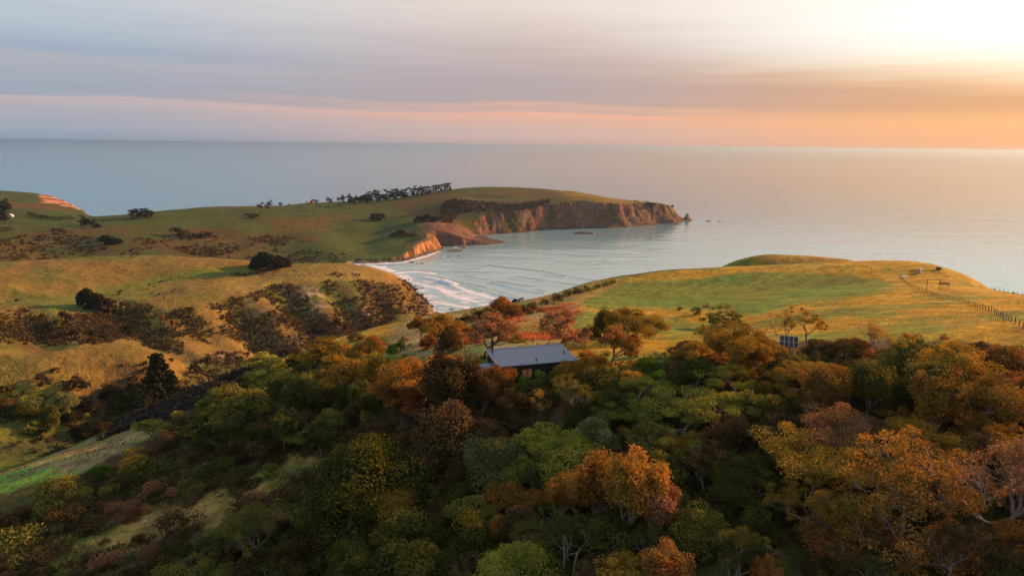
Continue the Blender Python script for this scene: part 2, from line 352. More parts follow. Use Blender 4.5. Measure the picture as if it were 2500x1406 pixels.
# ------------------------------------------------------------------ the three land forms
rs = np.exp(np.linspace(math.log(16), math.log(640), 330))
V, F = polar(-54, 54, 540, rs, H_near, -3); x, y = V[:, 0], V[:, 1]; u, v = uvp(V); n = slope_of(V, F)
col = np.tile(OLIVE, (len(V), 1))
big = fbm(x, y, 30, 4, 61); sm = fbm(x, y, 5, 3, 63)
col = mixc(col, BROWN * 0.7, sstep(-0.2, 0.3, big))
clear = region(u, v, [(-900, 1290), (-200, 1330), (150, 1400), (330, 1330), (430, 1290), (620, 1290), (740, 1260), (800, 1180), (810, 1110), (690, 1110), (560, 1170), (430, 1230), (280, 1260), (130, 1310), (0, 1350), (-300, 1380), (-700, 1420)], 12, x, y, 9, 60, 71)
col = mixc(col, mixc(DRY * 1.05, GREEN * 1.1, sstep(-0.15, 0.35, sm + big * 0.5)), clear)
strip = region(u, v, [(-800, 1130), (0, 1128), (180, 1095), (330, 1042), (365, 1038), (430, 1020), (330, 1085), (200, 1140), (60, 1185), (-40, 1215), (-800, 1240)], 10, x, y, 15, 30, 73)
edge = region(u, v, [(-800, 1118), (0, 1122), (180, 1092), (290, 1045), (360, 1028), (370, 1055), (260, 1085), (150, 1120), (0, 1150), (-800, 1150)], 8, x, y, 12, 25, 75)
col = mixc(col, mixc(LUSH * 2.3, STRAW * 0.8, sstep(0.2, 0.5, big + sm * 0.6)), strip); col = mixc(col, STRAW * 0.7, edge * 0.55)
grassy = region(u, v, [(560, 935), (660, 880), (760, 835), (880, 800), (1010, 765), (1110, 755), (1250, 735), (1400, 695), (1500, 675), (1700, 655), (1750, 600), (1900, 560), (2600, 560), (3200, 700), (3300, 900), (2700, 860), (2490, 850), (2200, 830), (1980, 830), (1700, 850), (1560, 905), (1480, 935), (1380, 960), (1180, 960), (1100, 920), (960, 910), (900, 870), (800, 850), (700, 900)], 8, x, y, 12, 18, 77)
mead = mixc(GOLD * 0.95, GREEN * 1.3, sstep(-0.1, 0.35, fbm(x, y, 22, 3, 79) + sm * 0.35))
col = mixc(col, mead, grassy)
pad = region(u, v, [(1395, 742), (1432, 718), (1490, 697), (1600, 684), (1830, 668), (2000, 675), (2130, 690), (2190, 700), (2120, 725), (1950, 740), (1840, 768), (1690, 759), (1560, 754), (1430, 751)], 14, x, y, 40, 40, 81)
col = mixc(col, mixc(LUSH * 1.25, GREEN * 1.25, sstep(-0.3, 0.4, big)), pad)
knb = region(u, v, [(1815, 668), (1850, 600), (2000, 590), (2170, 620), (2160, 668)], 6, x, y, 10, 10, 82); col = mixc(col, mixc(GOLD * 0.8, DRY * 0.8, sstep(-.2, .3, sm)), knb * 0.9 * (np.hypot(x, y) > 385))
dipd = region(u, v, [(1960, 684), (2060, 676), (2180, 678), (2150, 690), (2010, 694)], 12, x, y, 10, 40, 83); col = mixc(col, OLIVE * 1.2, dipd * 0.7)
rough = region(u, v, [(1000, 770), (1120, 752), (1250, 735), (1345, 712), (1420, 748), (1400, 760), (1380, 800), (1370, 840), (1250, 850), (1000, 880), (900, 880), (940, 830)], 8, x, y, 8, 30, 85)
rm = mixc(SAGE, STRAW * 0.85, sstep(-0.1, 0.3, sm)); rm = mixc(rm, GREEN * 1.2, sstep(0.0, 0.4, big)); col = mixc(col, rm, rough)
for poly, k in (([(1240, 812), (1300, 815), (1420, 806), (1425, 822), (1330, 830), (1240, 828)], 1), ([(1120, 800), (1180, 800), (1175, 835), (1130, 840)], .9), ([(1355, 740), (1425, 745), (1420, 760), (1395, 800), (1365, 800), (1370, 765)], .3), ([(1260, 752), (1420, 745), (1410, 756), (1270, 766)], .6), ([(1230, 770), (1330, 775), (1340, 800), (1240, 800)], .35)):
    rr = region(u, v, poly, 6, x, y, 5, 26, 87); col = mixc(col, RUST * (0.8 + 0.5 * sstep(-.3, .3, sm))[:, None], rr * k)
lawn = region(u, v, [(985, 860), (1100, 845), (1190, 850), (1200, 880), (1170, 910), (1060, 900), (1000, 885)], 6, x, y, 6, 20, 89); col = mixc(col, mixc(SAGE * 1.1, LUSH * 1.4, sstep(-.2, .3, sm + big)), lawn)
track = region(u, v, [(1120, 895), (1150, 872), (1200, 866), (1180, 880), (1150, 905), (1110, 925)], 4, x, y, 6, 14, 90); col = mixc(col, GREEN * 0.8, track * .7)
edgeline = region(u, v, [(1395, 742), (1440, 712), (1500, 690), (1520, 694), (1450, 722), (1405, 747)], 4, x, y, 6, 8, 91); col = mixc(col, DRY * 1.1, edgeline * 0.8)
bank = region(u, v, [(1150, 757), (1250, 742), (1330, 722), (1400, 703), (1470, 684), (1490, 694), (1430, 715), (1380, 745), (1280, 757)], 6, x, y, 10, 20, 93); col = mixc(col, SAGE * 0.75, bank * 0.7)
scr = (u < 1000) & (v < 1030) & (np.hypot(x, y) > 172) & (grassy < 0.5); col[scr] = col[scr] * 0.3 + np.array((0.05, 0.042, 0.035)) * 0.7
col *= (1 + 0.5 * fbm(x, y, 2.2, 2, 95))[:, None]
hill = link('hillside', V.tolist(), F.tolist(), M_NEAR, smooth=True, col=col); hill['kind'] = 'structure'

V, F = polar(-50, -3, 500, np.linspace(290, 1000, 370), H_left, -3); x, y = V[:, 0], V[:, 1]; u, v = uvp(V); n = slope_of(V, F)
big = fbm(x, y, 110, 4, 101); sm = fbm(x, y, 18, 4, 103)
steep = sstep(0.10, 0.32, 1 - n[:, 2])
col = mixc(np.tile(DRY * 0.72, (len(V), 1)), GREEN * 0.95, sstep(-0.25, 0.45, big + 0.25 * sm))
hol = region(u, v, [(-300, 735), (0, 735), (200, 728), (290, 700), (400, 672), (500, 655), (640, 648), (720, 650), (640, 664), (520, 676), (420, 694), (330, 730), (230, 750), (0, 752), (-300, 760)], 20, x, y, 40, 60, 105); col = mixc(col, GREEN * 1.15, hol * 0.8)
grn = region(u, v, [(-300, 940), (0, 930), (130, 960), (250, 1000), (330, 1040), (360, 1080), (200, 1130), (-300, 1150)], 20, x, y, 40, 60, 107); col = mixc(col, GREEN * 0.85, grn * 0.85)
ora = region(u, v, [(520, 690), (700, 650), (960, 655), (1030, 720), (900, 690), (760, 700), (640, 720), (620, 780), (560, 760)], 30, x, y, 40, 60, 109); col = mixc(col, DRY * 1.05, ora * 0.7)
scrub_l = sstep(0.03, 0.22, fbm(x, y, 45, 4, 111) + steep * 0.28 - 0.17) * sstep(650, 740, v)
scrub_l = scrub_l * np.maximum(sstep(735, 800, v), sstep(560, 640, u))
col = mixc(col, BROWN * 0.95, scrub_l * 0.8)
rk = sstep(0.28, 0.5, 1 - n[:, 2]) * sstep(0.0, 0.25, fbm(x, y, 12, 3, 113)); 
blf = region(u, v, [(560, 730), (700, 690), (860, 688), (980, 690), (1040, 735), (1062, 775), (900, 830), (740, 850), (640, 870), (600, 800)], 24, x, y, 30, 50, 112); col = mixc(col, BROWN * 1.0, blf * (0.25 + 0.45 * sstep(-0.1, 0.2, fbm(x, y, 24, 4, 116))))
rock_l = np.zeros(len(V))
for poly in ([(690, 715), (760, 690), (800, 720), (790, 760), (720, 770)], [(880, 745), (940, 740), (935, 775), (890, 770)], [(520, 855), (600, 860), (590, 890), (530, 880)], [(700, 810), (800, 800), (790, 850), (710, 840)], [(1015, 700), (1060, 740), (1060, 775), (1020, 770), (1035, 740)]):
    rock_l = np.maximum(rock_l, region(u, v, poly, 10, x, y, 8, 30, 115))
col = mixc(col, ROCK * 0.62 * (0.6 + 0.9 * sstep(-.3, .3, fbm(x, y, 5, 2, 117)))[:, None], np.clip(rock_l * sstep(0.0, 0.2, fbm(x, y, 9, 3, 119)) + rk * 0.4, 0, 1) * 0.85)
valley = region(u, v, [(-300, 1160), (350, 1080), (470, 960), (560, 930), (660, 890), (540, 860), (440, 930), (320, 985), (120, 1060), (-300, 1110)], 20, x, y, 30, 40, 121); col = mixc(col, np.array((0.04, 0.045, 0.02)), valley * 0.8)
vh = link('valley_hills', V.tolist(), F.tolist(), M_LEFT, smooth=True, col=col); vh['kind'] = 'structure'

V, F = polar(-47, 16.5, 670, np.concatenate([np.linspace(880, 1950, 410), np.linspace(1955, 2450, 40)]), H_head, -3); x, y = V[:, 0], V[:, 1]; u, v = uvp(V); n = slope_of(V, F)
_, L, cl, s0 = H_head(x, y, True)
big = fbm(x, y, 220, 4, 131); sm = fbm(x, y, 40, 4, 133)
col = mixc(np.tile(np.array((0.044, 0.064, 0.015)), (len(V), 1)), DRY * 0.34, sstep(0.05, 0.6, big + 0.4 * sm))
tip = region(u, v, [(1380, 460), (1640, 480), (1640, 515), (1500, 495), (1380, 485)], 30, x, y, 60, 40, 135); col = mixc(col, GOLD * 0.8, tip * 0.6)
cliff = sstep(0.2, 0.42, 1 - n[:, 2])
strata = np.sin(V[:, 2] * 0.55 + fbm(x, y, 60, 3, 137) * 4)
rc = mixc(np.tile(np.array((0.22, 0.105, 0.078)), (len(V), 1)), np.array((0.15, 0.068, 0.052)), sstep(-0.4, 0.5, fbm(x, y, 14, 4, 139) + 0.4 * strata))
rc = mixc(rc, np.array((0.27, 0.18, 0.135)), sstep(0.22, 0.5, fbm(x, y, 22, 4, 141) + 0.12 * strata))
rc = mixc(rc, OLIVE * 1.2, sstep(0.12, 0.35, fbm(x, y, 30, 4, 143)) * 0.7)
rc *= 0.72; col = mixc(col, rc, cliff)
oc = region(u, v, [(975, 625), (1045, 560), (1085, 560), (1085, 618), (1030, 635), (970, 645)], 8, x, y, 20, 12, 145); col = mixc(col, np.array((0.27, 0.125, 0.058)) * (0.6 + 0.9 * sstep(-.3, .3, fbm(x, y, 7, 3, 147)))[:, None], oc * np.maximum(cliff, 0.3))
amp = region(u, v, [(1080, 560), (1075, 530), (1085, 495), (1150, 486), (1340, 488), (1340, 505), (1250, 525), (1150, 520), (1110, 545)], 12, x, y, 30, 20, 149); col = mixc(col, np.array((0.055, 0.04, 0.03)), amp * 0.85)
spit = region(u, v, [(1015, 548), (1050, 535), (1110, 545), (1150, 560), (1185, 575), (1245, 590), (1245, 598), (1130, 606), (1070, 603), (1062, 575), (1040, 562)], 10, x, y, 25, 20, 148); col = mixc(col, rc * 0.9, spit * 0.9)
shelf = sstep(3.2, 1.6, V[:, 2]) * sstep(-12, -2, s0) * (s0 < 40); col = mixc(col, DROCK * (0.7 + 0.6 * sstep(-.3, .3, fbm(x, y, 10, 3, 151)))[:, None], shelf)
beach = region(u, v, [(700, 640), (868, 636), (960, 641), (900, 648), (700, 660)], 6, x, y, 20, 10, 153) * sstep(4, 2.4, V[:, 2]); col = mixc(col, np.array((0.22, 0.18, 0.15)), beach * .7)
scr = sstep(0.02, 0.2, fbm(x, y, 70, 4, 155) + sstep(540, 640, v) * 0.12 - 0.14) * (u < 780) * sstep(565, 610, v) * (1 - cliff); col = mixc(col, BROWN * 0.9, scr * 0.45)
farc = region(u, v, [(95, 476), (165, 478), (200, 500), (190, 512), (150, 500), (100, 492)], 4, x, y, 30, 12, 157); col = mixc(col, np.array((0.36, 0.16, 0.09)) * (0.6 + 0.9 * sstep(-.2, .2, fbm(x, y, 25, 3, 159)))[:, None], farc * .9)
hd = link('headland', V.tolist(), F.tolist(), M_HEAD, smooth=True, col=col); hd['kind'] = 'structure'

# ------------------------------------------------------------------ sea
def water_material():
    m, t, p = mat('sea_water')
    g = t.n('ShaderNodeNewGeometry'); pos = g.outputs['Position']
    ln = t.n('ShaderNodeVectorMath', operation='LENGTH'); t.l(pos, ln.inputs[0]); dist = ln.outputs['Value']
    rot = t.n('ShaderNodeMapping'); rot.inputs['Rotation'].default_value = (0, 0, math.radians(18)); rot.inputs['Scale'].default_value = (0.35, 1.0, 1.0); t.l(pos, rot.inputs[0])
    n1 = t.noise(rot.outputs[0], 1 / 16.0, 4.0, 0.6); n2 = t.noise(rot.outputs[0], 1 / 75.0, 3.0, 0.55); n3 = t.noise(t.vscale(pos, 0.4, 1, 1), 1 / 900.0, 3.0, 0.5)
    h = t.math('ADD', t.math('MULTIPLY', n1, 1.0), t.math('MULTIPLY', n2, 2.2))
    b = t.n('ShaderNodeBump'); b.inputs['Distance'].default_value = 2.2; t.l(h, b.inputs['Height'])
    t.l(t.rng(dist, 900, 4000, 0.36, 0.28), b.inputs['Strength']); t.l(b.outputs[0], p.inputs['Normal'])
    sx = t.n('ShaderNodeSeparateXYZ'); t.l(pos, sx.inputs[0])
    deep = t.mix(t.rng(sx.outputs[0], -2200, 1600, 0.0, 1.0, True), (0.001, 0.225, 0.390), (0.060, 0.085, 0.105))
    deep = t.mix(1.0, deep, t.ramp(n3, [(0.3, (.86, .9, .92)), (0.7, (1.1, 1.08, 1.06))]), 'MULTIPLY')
    bay = t.mix(t.rng(dist, 1000, 2300, 1.0, 0.0, True), deep, (0.19, 0.33, 0.39))  # milky shallows, with the sky's glitter on the bay worked into the base colour
    at = t.n('ShaderNodeAttribute', attribute_name='cover')
    fm = t.n('ShaderNodeSeparateColor'); t.l(at.outputs['Color'], fm.inputs[0])
    fn = t.noise(t.vscale(pos, 0.6, 1, 1), 1 / 7.0, 5.0, 0.7)
    foam = t.rng(t.math('ADD', fm.outputs[0], t.math('MULTIPLY', t.math('SUBTRACT', fn, 0.5), 1.1)), 0.42, 0.72, 0.0, 1.0, True)
    foam = t.math('MULTIPLY', foam, t.rng(fm.outputs[0], 0.02, 0.2))
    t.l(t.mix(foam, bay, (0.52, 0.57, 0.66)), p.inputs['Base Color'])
    t.l(t.math('ADD', t.rng(dist, 800, 12000, 0.07, 0.10), t.math('MULTIPLY', foam, 0.6)), p.inputs['Roughness'])
    p.inputs['IOR'].default_value = 1.33; p.inputs['Specular IOR Level'].default_value = 0.52
    return m
M_SEA = water_material()
S = 120000.0
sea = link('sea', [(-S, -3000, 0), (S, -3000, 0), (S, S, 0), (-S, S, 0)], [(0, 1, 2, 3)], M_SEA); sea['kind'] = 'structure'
# the bay: breaking swell over the sand, 3 cm above the open sea
def wave_line(pts): return [Pz(u, v, 0.0)[:2] for u, v in pts]
WAVES = [(wave_line([(1000, 668), (1060, 683), (1110, 700), (1150, 716), (1200, 730), (1260, 745), (1400, 770)]), 9, 1.3, .9), (wave_line([(1045, 676), (1080, 686), (1115, 695), (1150, 700), (1200, 714), (1270, 733), (1400, 750)]), 9, 1.6, .45), (wave_line([(1078, 688), (1095, 694), (1112, 697)]), 10, 1.5, 1.2),
         (wave_line([(905, 650), (930, 655), (955, 662)]), 12, 1.2, 1.2), (wave_line([(1000, 690), (1060, 702), (1120, 728), (1180, 742)]), 7, .6, .8), (wave_line([(960, 668), (1010, 664), (1060, 668)]), 12, .6, .9), (wave_line([(1200, 690), (1260, 704), (1330, 716)]), 10, 1.2, 0), (wave_line([(1120, 676), (1200, 690), (1300, 705)]), 10, .9, 0),
         (wave_line([(1040, 735), (1080, 742), (1140, 752)]), 6, .4, .8), (wave_line([(1250, 678), (1330, 690), (1420, 705)]), 11, 1.0, 0), (wave_line([(1330, 670), (1420, 684), (1500, 695)]), 11, .8, 0), (wave_line([(1180, 650), (1280, 662), (1380, 678)]), 12, .8, 0)]
V, F = polar(-14, 12, 300, np.linspace(690, 1300, 300), lambda x, y: x * 0 + 0.03)
x, y = V[:, 0], V[:, 1]; u, v = uvp(V); z = np.full(len(V), 0.03); foam = np.zeros(len(V))
for ln, wd, hh, fo in WAVES:
    d, p = seg_dist(x, y, ln); d = d + fbm(x, y, 60, 2, 161) * 5
    e = sstep(0.0, 0.12, p) * sstep(1.0, 0.88, p) if len(ln) > 3 else 1.0
    z += hh * np.exp(-(d / wd) ** 2) * np.where((p > 0.01) & (p < 0.99), 1, 0.0) * e; foam = np.maximum(foam, fo * np.exp(-(d / (wd * 0.8)) ** 2) * e)
surf = region(u, v, [(880, 640), (930, 650), (985, 668), (1060, 685), (1130, 706), (1200, 722), (1330, 745), (1330, 800), (1000, 800), (980, 720), (900, 660)], 14, x, y, 40, 30, 163)
bands = 0.5 + 0.5 * np.sin((v - 0.22 * u) * 0.42 + fbm(x, y, 50, 3, 165) * 7)
foam = np.maximum(foam, surf * (0.46 + 0.24 * bands + 0.5 * fbm(x, y, 25, 4, 167)))
rim = sstep(14, 2, np.abs(coast_s(x, y) + fbm(x, y, 25, 3, 169) * 10 + 4)) * (fbm(x, y, 45, 3, 171) > -0.05) * 0.75; foam = np.maximum(foam, rim)
V[:, 2] = z * 1.0
edge = np.minimum.reduce([sstep(0, 0.6, np.degrees(np.arctan2(x, y)) + 14), sstep(12, 11.4, np.degrees(np.arctan2(x, y))), sstep(1300, 1280, np.hypot(x, y)), sstep(690, 700, np.hypot(x, y))])
V[:, 2] = 0.03 + (V[:, 2] - 0.03) * edge
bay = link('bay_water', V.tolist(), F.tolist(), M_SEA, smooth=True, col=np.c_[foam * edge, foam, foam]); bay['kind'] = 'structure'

# ------------------------------------------------------------------ sea haze
def box_mesh(name, x0, x1, y0, y1, z0, z1, m=None, parent=None):
    vs = [(x0, y0, z0), (x1, y0, z0), (x1, y1, z0), (x0, y1, z0), (x0, y0, z1), (x1, y0, z1), (x1, y1, z1), (x0, y1, z1)]
    return link(name, vs, [(0, 3, 2, 1), (4, 5, 6, 7), (0, 1, 5, 4), (1, 2, 6, 5), (2, 3, 7, 6), (3, 0, 4, 7)], m, parent)
HAZE = 4.0e-5
if HAZE:
    m = bpy.data.materials.new('sea_haze'); m.use_nodes = True; t = NT(m.node_tree); o = t.n('ShaderNodeOutputMaterial'); pv = t.n('ShaderNodeVolumePrincipled')
    pv.inputs['Color'].default_value = (0.26, 0.39, 0.58, 1); pv.inputs['Density'].default_value = HAZE; pv.inputs['Anisotropy'].default_value = 0.45
    t.l(pv.outputs[0], o.inputs['Volume'])
    hz = box_mesh('haze', -S - 1000, S + 1000, -4000, S + 1000, -8, 200, m); hz['kind'] = 'stuff'

# ------------------------------------------------------------------ foliage
def leaf_material(name, a, b, trans=0.35, blend=0.0):
    m = bpy.data.materials.new(name); m.use_nodes = True; t = NT(m.node_tree)
    o = t.n('ShaderNodeOutputMaterial'); at = t.n('ShaderNodeAttribute', attribute_name='tone'); oi = t.n('ShaderNodeObjectInfo')
    g = t.n('ShaderNodeNewGeometry'); pn = t.noise(g.outputs['Position'], 0.42, 3.0, 0.6); pn2 = t.noise(g.outputs['Position'], 0.09, 2.0, 0.5)
    c1 = t.mix(t.math('ADD', at.outputs['Fac'], t.math('MULTIPLY', t.math('SUBTRACT', pn, 0.5), 1.6), None, True), a, b)
    if blend: c1 = t.mix(t.math('MULTIPLY', t.rng(t.math('ADD', t.math('MULTIPLY', pn, 0.6), t.math('MULTIPLY', pn2, 0.5)), 0.5, 0.66, 0.0, 1.0, True), blend), c1, (0.13, 0.12, 0.026))
    k = t.rng(oi.outputs['Random'], 0.0, 1.0, 0.9, 1.6)
    v = t.n('ShaderNodeVectorMath', operation='SCALE'); t.l(c1, v.inputs[0]); t.l(k, v.inputs['Scale'])
    d = t.n('ShaderNodeBsdfDiffuse'); tr = t.n('ShaderNodeBsdfTranslucent'); mx = t.n('ShaderNodeMixShader'); mx.inputs[0].default_value = trans
    t.l(v.outputs[0], d.inputs[0]); t.l(v.outputs[0], tr.inputs[0]); t.l(d.outputs[0], mx.inputs[1]); t.l(tr.outputs[0], mx.inputs[2]); t.l(mx.outputs[0], o.inputs[0])
    return m
def plain(name, c, rough=0.9, metal=0.0, spec=0.3, var=0.0, scale=1.0):
    m, t, p = mat(name)
    if var:
        g = t.n('ShaderNodeNewGeometry'); n = t.noise(g.outputs['Position'], scale, 4.0, 0.6)
        v = t.n('ShaderNodeVectorMath', operation='SCALE'); v.inputs[0].default_value = c; t.l(t.rng(n, 0.25, 0.75, 1 - var, 1 + var), v.inputs['Scale']); t.l(v.outputs[0], p.inputs['Base Color'])
    else: p.inputs['Base Color'].default_value = (*c, 1)
    p.inputs['Roughness'].default_value = rough; p.inputs['Metallic'].default_value = metal; p.inputs['Specular IOR Level'].default_value = spec
    return m
LEAF = {
    'olive green': leaf_material('leaf_olive', (0.060, 0.072, 0.014), (0.18, 0.155, 0.034)),
    'dark green': leaf_material('leaf_dark_green', (0.026, 0.038, 0.010), (0.090, 0.092, 0.020)),
    'bright green': leaf_material('leaf_bright_green', (0.040, 0.090, 0.010), (0.10, 0.175, 0.022)),
    'yellow green': leaf_material('leaf_yellow_green', (0.095, 0.115, 0.018), (0.26, 0.235, 0.042)),
    'golden': leaf_material('leaf_golden', (0.15, 0.105, 0.016), (0.40, 0.225, 0.034), 0.35, 0.6),
    'orange': leaf_material('leaf_orange', (0.165, 0.085, 0.016), (0.38, 0.170, 0.032), 0.35, 0.6),
    'rust red': leaf_material('leaf_rust', (0.125, 0.055, 0.018), (0.32, 0.122, 0.036), 0.35, 0.6),
    'pinkish brown': leaf_material('leaf_pinkish', (0.14, 0.070, 0.036), (0.28, 0.130, 0.066), 0.35, 0.35),
    'dark brown': leaf_material('leaf_brown', (0.036, 0.026, 0.011), (0.118, 0.078, 0.033)),
    'grey green': leaf_material('leaf_grey_green', (0.075, 0.092, 0.030), (0.22, 0.225, 0.085)),
    'blackish green': leaf_material('leaf_pine', (0.010, 0.013, 0.007), (0.028, 0.029, 0.014), 0.1),
    'dusky brown': leaf_material('leaf_far_scrub', (0.022, 0.018, 0.010), (0.066, 0.046, 0.024), 0.2),
}
BARK = plain('bark_grey', (0.17, 0.135, 0.11), 0.95, 0, 0.1, 0.35, 2.0)
BARK_D = plain('bark_dark', (0.055, 0.04, 0.03), 0.95, 0, 0.1, 0.3, 2.0)
BARK_P = plain('bark_pale', (0.19, 0.150, 0.125), 0.95, 0, 0.1, 0.3, 2.0)

def tube(vs, fs, pts, radii, sides):
    n0 = len(vs); pts = [np.asarray(p, float) for p in pts]
    for i, (p, r) in enumerate(zip(pts, radii)):
        d = pts[min(i + 1, len(pts) - 1)] - pts[max(i - 1, 0)]; d = d / (np.linalg.norm(d) + 1e-9)
        a = np.cross(d, (0.31, 0.95, 0.05) if abs(d[1]) < 0.9 else (1, 0, 0)); a /= np.linalg.norm(a); b = np.cross(d, a)
        for k in range(sides):
            th = 2 * math.pi * k / sides; vs.append(tuple(p + (a * math.cos(th) + b * math.sin(th)) * r))
    for i in range(len(pts) - 1):
        for k in range(sides):
            q = n0 + i * sides; k2 = (k + 1) % sides
            fs.append((q + k, q + k2, q + sides + k2, q + sides + k))
    fs.append(tuple(n0 + (len(pts) - 1) * sides + k for k in range(sides)))
def leaves(centers, rad, n, size, flat, rs, up=0.35, shell=0.5):
    """leaf-sized faces in clumps: centres (k,3), clump radius, faces per clump; returns verts, faces, tone"""
    centers = np.asarray(centers, float); k = len(centers); rad = np.broadcast_to(np.asarray(rad, float), (k,))
    d = rs.normal(size=(k, n, 3)); d /= np.linalg.norm(d, axis=2, keepdims=True)
    r = rs.uniform(shell, 1.0, (k, n, 1)) ** 0.7
    off = d * r * rad[:, None, None]; off[:, :, 2] *= flat
    c = (centers[:, None] + off).reshape(-1, 3)
    nn = d.reshape(-1, 3) * 0.8 + rs.normal(size=(k * n, 3)) * 0.6 + np.array([0, 0, up]); nn /= np.linalg.norm(nn, axis=1, keepdims=True)
    t = np.cross(nn, rs.normal(size=nn.shape)); t /= np.linalg.norm(t, axis=1, keepdims=True); b = np.cross(nn, t)
    s = size * rs.uniform(0.6, 1.35, (len(c), 1))
    V = np.stack([c - t * s * 0.75, c - b * s * 0.4 + nn * s * 0.1, c + t * s * 0.75, c + b * s * 0.4 + nn * s * 0.1], 1).reshape(-1, 3)
    F = np.arange(len(V)).reshape(-1, 4)
    tone = np.repeat(rs.uniform(0.1, 0.9, k), n) + rs.normal(size=k * n) * 0.2
    return V, F, np.repeat(np.clip(tone, 0, 1), 4)
def mesh_of(name, V, F, m, tone=None, smooth=False):
    me = bpy.data.meshes.new(name); me.from_pydata(V if isinstance(V, list) else V.tolist(), [], F if isinstance(F, list) else F.tolist()); me.update(); me.materials.append(m)
    if tone is not None: me.attributes.new('tone', 'FLOAT', 'POINT').data.foreach_set('value', np.asarray(tone, np.float32))
    if smooth: me.polygons.foreach_set('use_smooth', [True] * len(me.polygons))
    return me
def skeleton(rs, h, spread, trunk, forks, lean=0.0, wiggle=0.25, rise=0.5, r0=0.16, taper=0.62, stems=1, droop=0.0):
    """recursive limbs: returns list of (points, radii, level) and the tips"""
    out, tips = [], []
    def grow(p, d, ln, r, lv):
        n = 4 if lv < 2 else 3; pts = [p]; q = p.copy(); dd = d.copy()
        for i in range(n):
            dd = dd + rs.normal(size=3) * wiggle; dd[2] += (rise * 0.12 if lv else 0.1) - droop * lv * 0.05; dd /= np.linalg.norm(dd); q = q + dd * ln / n; pts.append(q.copy())
        out.append((pts, np.linspace(r, r * taper, n + 1), lv))
        if lv >= len(forks): tips.append(pts[-1]); return
        k = forks[lv]; a0 = rs.uniform(0, 6.28)
        for j in range(k):
            a = a0 + 6.283 * (j + rs.uniform(-.25, .25)) / k; o = np.array([math.cos(a), math.sin(a), 0])
            tilt = spread * rs.uniform(0.65, 1.25)
            nd = dd * (1 - tilt * 0.6) + o * tilt + np.array([0, 0, rise * 0.5]); nd /= np.linalg.norm(nd)
            at = pts[-1] if j < max(2, k - 1) else pts[-2]
            grow(at, nd, ln * rs.uniform(0.62, 0.9), r * taper * rs.uniform(0.75, 0.95), lv + 1)
    for s_ in range(stems):
        a = rs.uniform(0, 6.28); l = lean if stems == 1 else max(lean, 0.55)
        d = np.array([math.cos(a) * l, math.sin(a) * l, 1.0]); d /= np.linalg.norm(d)
        grow(np.array([math.cos(a) * .1 * (stems > 1), math.sin(a) * .1 * (stems > 1), -0.6]), d, trunk + 0.6, r0, 0)
    return out, np.array(tips)
class Proto: pass
def finish(kind, limbs, V, F, tone, min_r=0.0, bark=None):
    """normalise to crown width 1 (metres scale by width) and keep the proportions"""
    p = Proto(); V = np.asarray(V); ext = V[:, :2]
    cx = (np.percentile(ext[:, 0], 2) + np.percentile(ext[:, 0], 98)) / 2; cy = (np.percentile(ext[:, 1], 2) + np.percentile(ext[:, 1], 98)) / 2
    wd = max(np.percentile(ext[:, 0], 97.5) - np.percentile(ext[:, 0], 2.5), 0.01)
    p.w = wd; zlo, zhi = np.percentile(V[:, 2], 3), np.percentile(V[:, 2], 99)
    p.zc = (zlo + zhi) / 2; p.h = zhi; p.ch = zhi - zlo; p.kind = kind
    p.crown = mesh_of('crown', V, F, LEAF['olive green'], tone)
    p.trunk = None
    if limbs:
        vs, fs = [], []
        for pts, rr, lv in limbs: tube(vs, fs, pts, np.maximum(rr, min_r), 6 if lv == 0 else 5 if lv == 1 else 3)
        p.trunk = mesh_of('trunk', vs, fs, bark or BARK, smooth=True)
    p.off = (cx, cy)
    return p
def umbrella(seed, dens=80, bark=None, droop=0.0, size=0.21, forks=(4, 4, 3), spread=0.78, rise=0.45, trunk=1.3, rad=0.62, stems=1):
    rs = np.random.RandomState(seed); limbs, tips = skeleton(rs, 6, spread, trunk, forks, 0.25, 0.22, rise, 0.17, 0.62, stems, droop)
    V, F, t = leaves(tips + rs.normal(size=tips.shape) * 0.12, rs.uniform(0.55, 1.35, len(tips)) * rad, int(dens * 2.1), size * 0.62, 0.6, rs, 0.35, 0.35)
    return finish('umbrella', limbs, V, F, t, 0.02, bark)
def lobed(seed, nl=34, dens=130, size=0.17, flat=0.8, low=0.15, bark=None, h=1.0, skirt=True):
    """dense rounded crown of many lobes that reaches nearly to the ground"""
    rs = np.random.RandomState(seed); c = []
    for i in range(nl):
        a = rs.uniform(0, 6.283); zz = rs.uniform(low, 1.0); rr = math.sqrt(max(0.04, 1 - zz * zz)) * rs.uniform(0.55, 1.0)
        c.append((math.cos(a) * rr * 1.7, math.sin(a) * rr * 1.7, zz * 2.3 * h + rs.uniform(-.2, .25)))
    c = np.array(c); V, F, t = leaves(c, rs.uniform(0.36, 0.85, nl), int(dens * 2.2), size * 0.62, flat, rs, 0.3, 0.5)
    limbs = [([np.array([0, 0, -0.5]), np.array([.05, 0, 0.6]), np.array([0.0, .06, 1.3])], [.14, .11, .07], 0)]
    for q in c[rs.choice(nl, min(nl, 9), False)]: limbs.append(([np.array([0, 0, .5]), np.array([q[0] * .5, q[1] * .5, q[2] * .5 + .2]), q], [.07, .05, .03], 1))
    return finish('lobed', limbs, V, F, t, 0.02, bark)
def plume(seed, dens=110, bark=None):
    """ascending feathery sprays"""
    rs = np.random.RandomState(seed); limbs, tips = skeleton(rs, 6, 0.5, 0.9, (5, 3, 3), 0.15, 0.14, 1.1, 0.15, 0.62)
    c = np.concatenate([tips, tips + (0, 0, .45), tips + (0, 0, -.4)]); V, F, t = leaves(c, rs.uniform(0.28, 0.5, len(c)), dens, 0.10, 1.35, rs, 0.5, 0.25)
    return finish('plume', limbs, V, F, t, 0.018, bark)
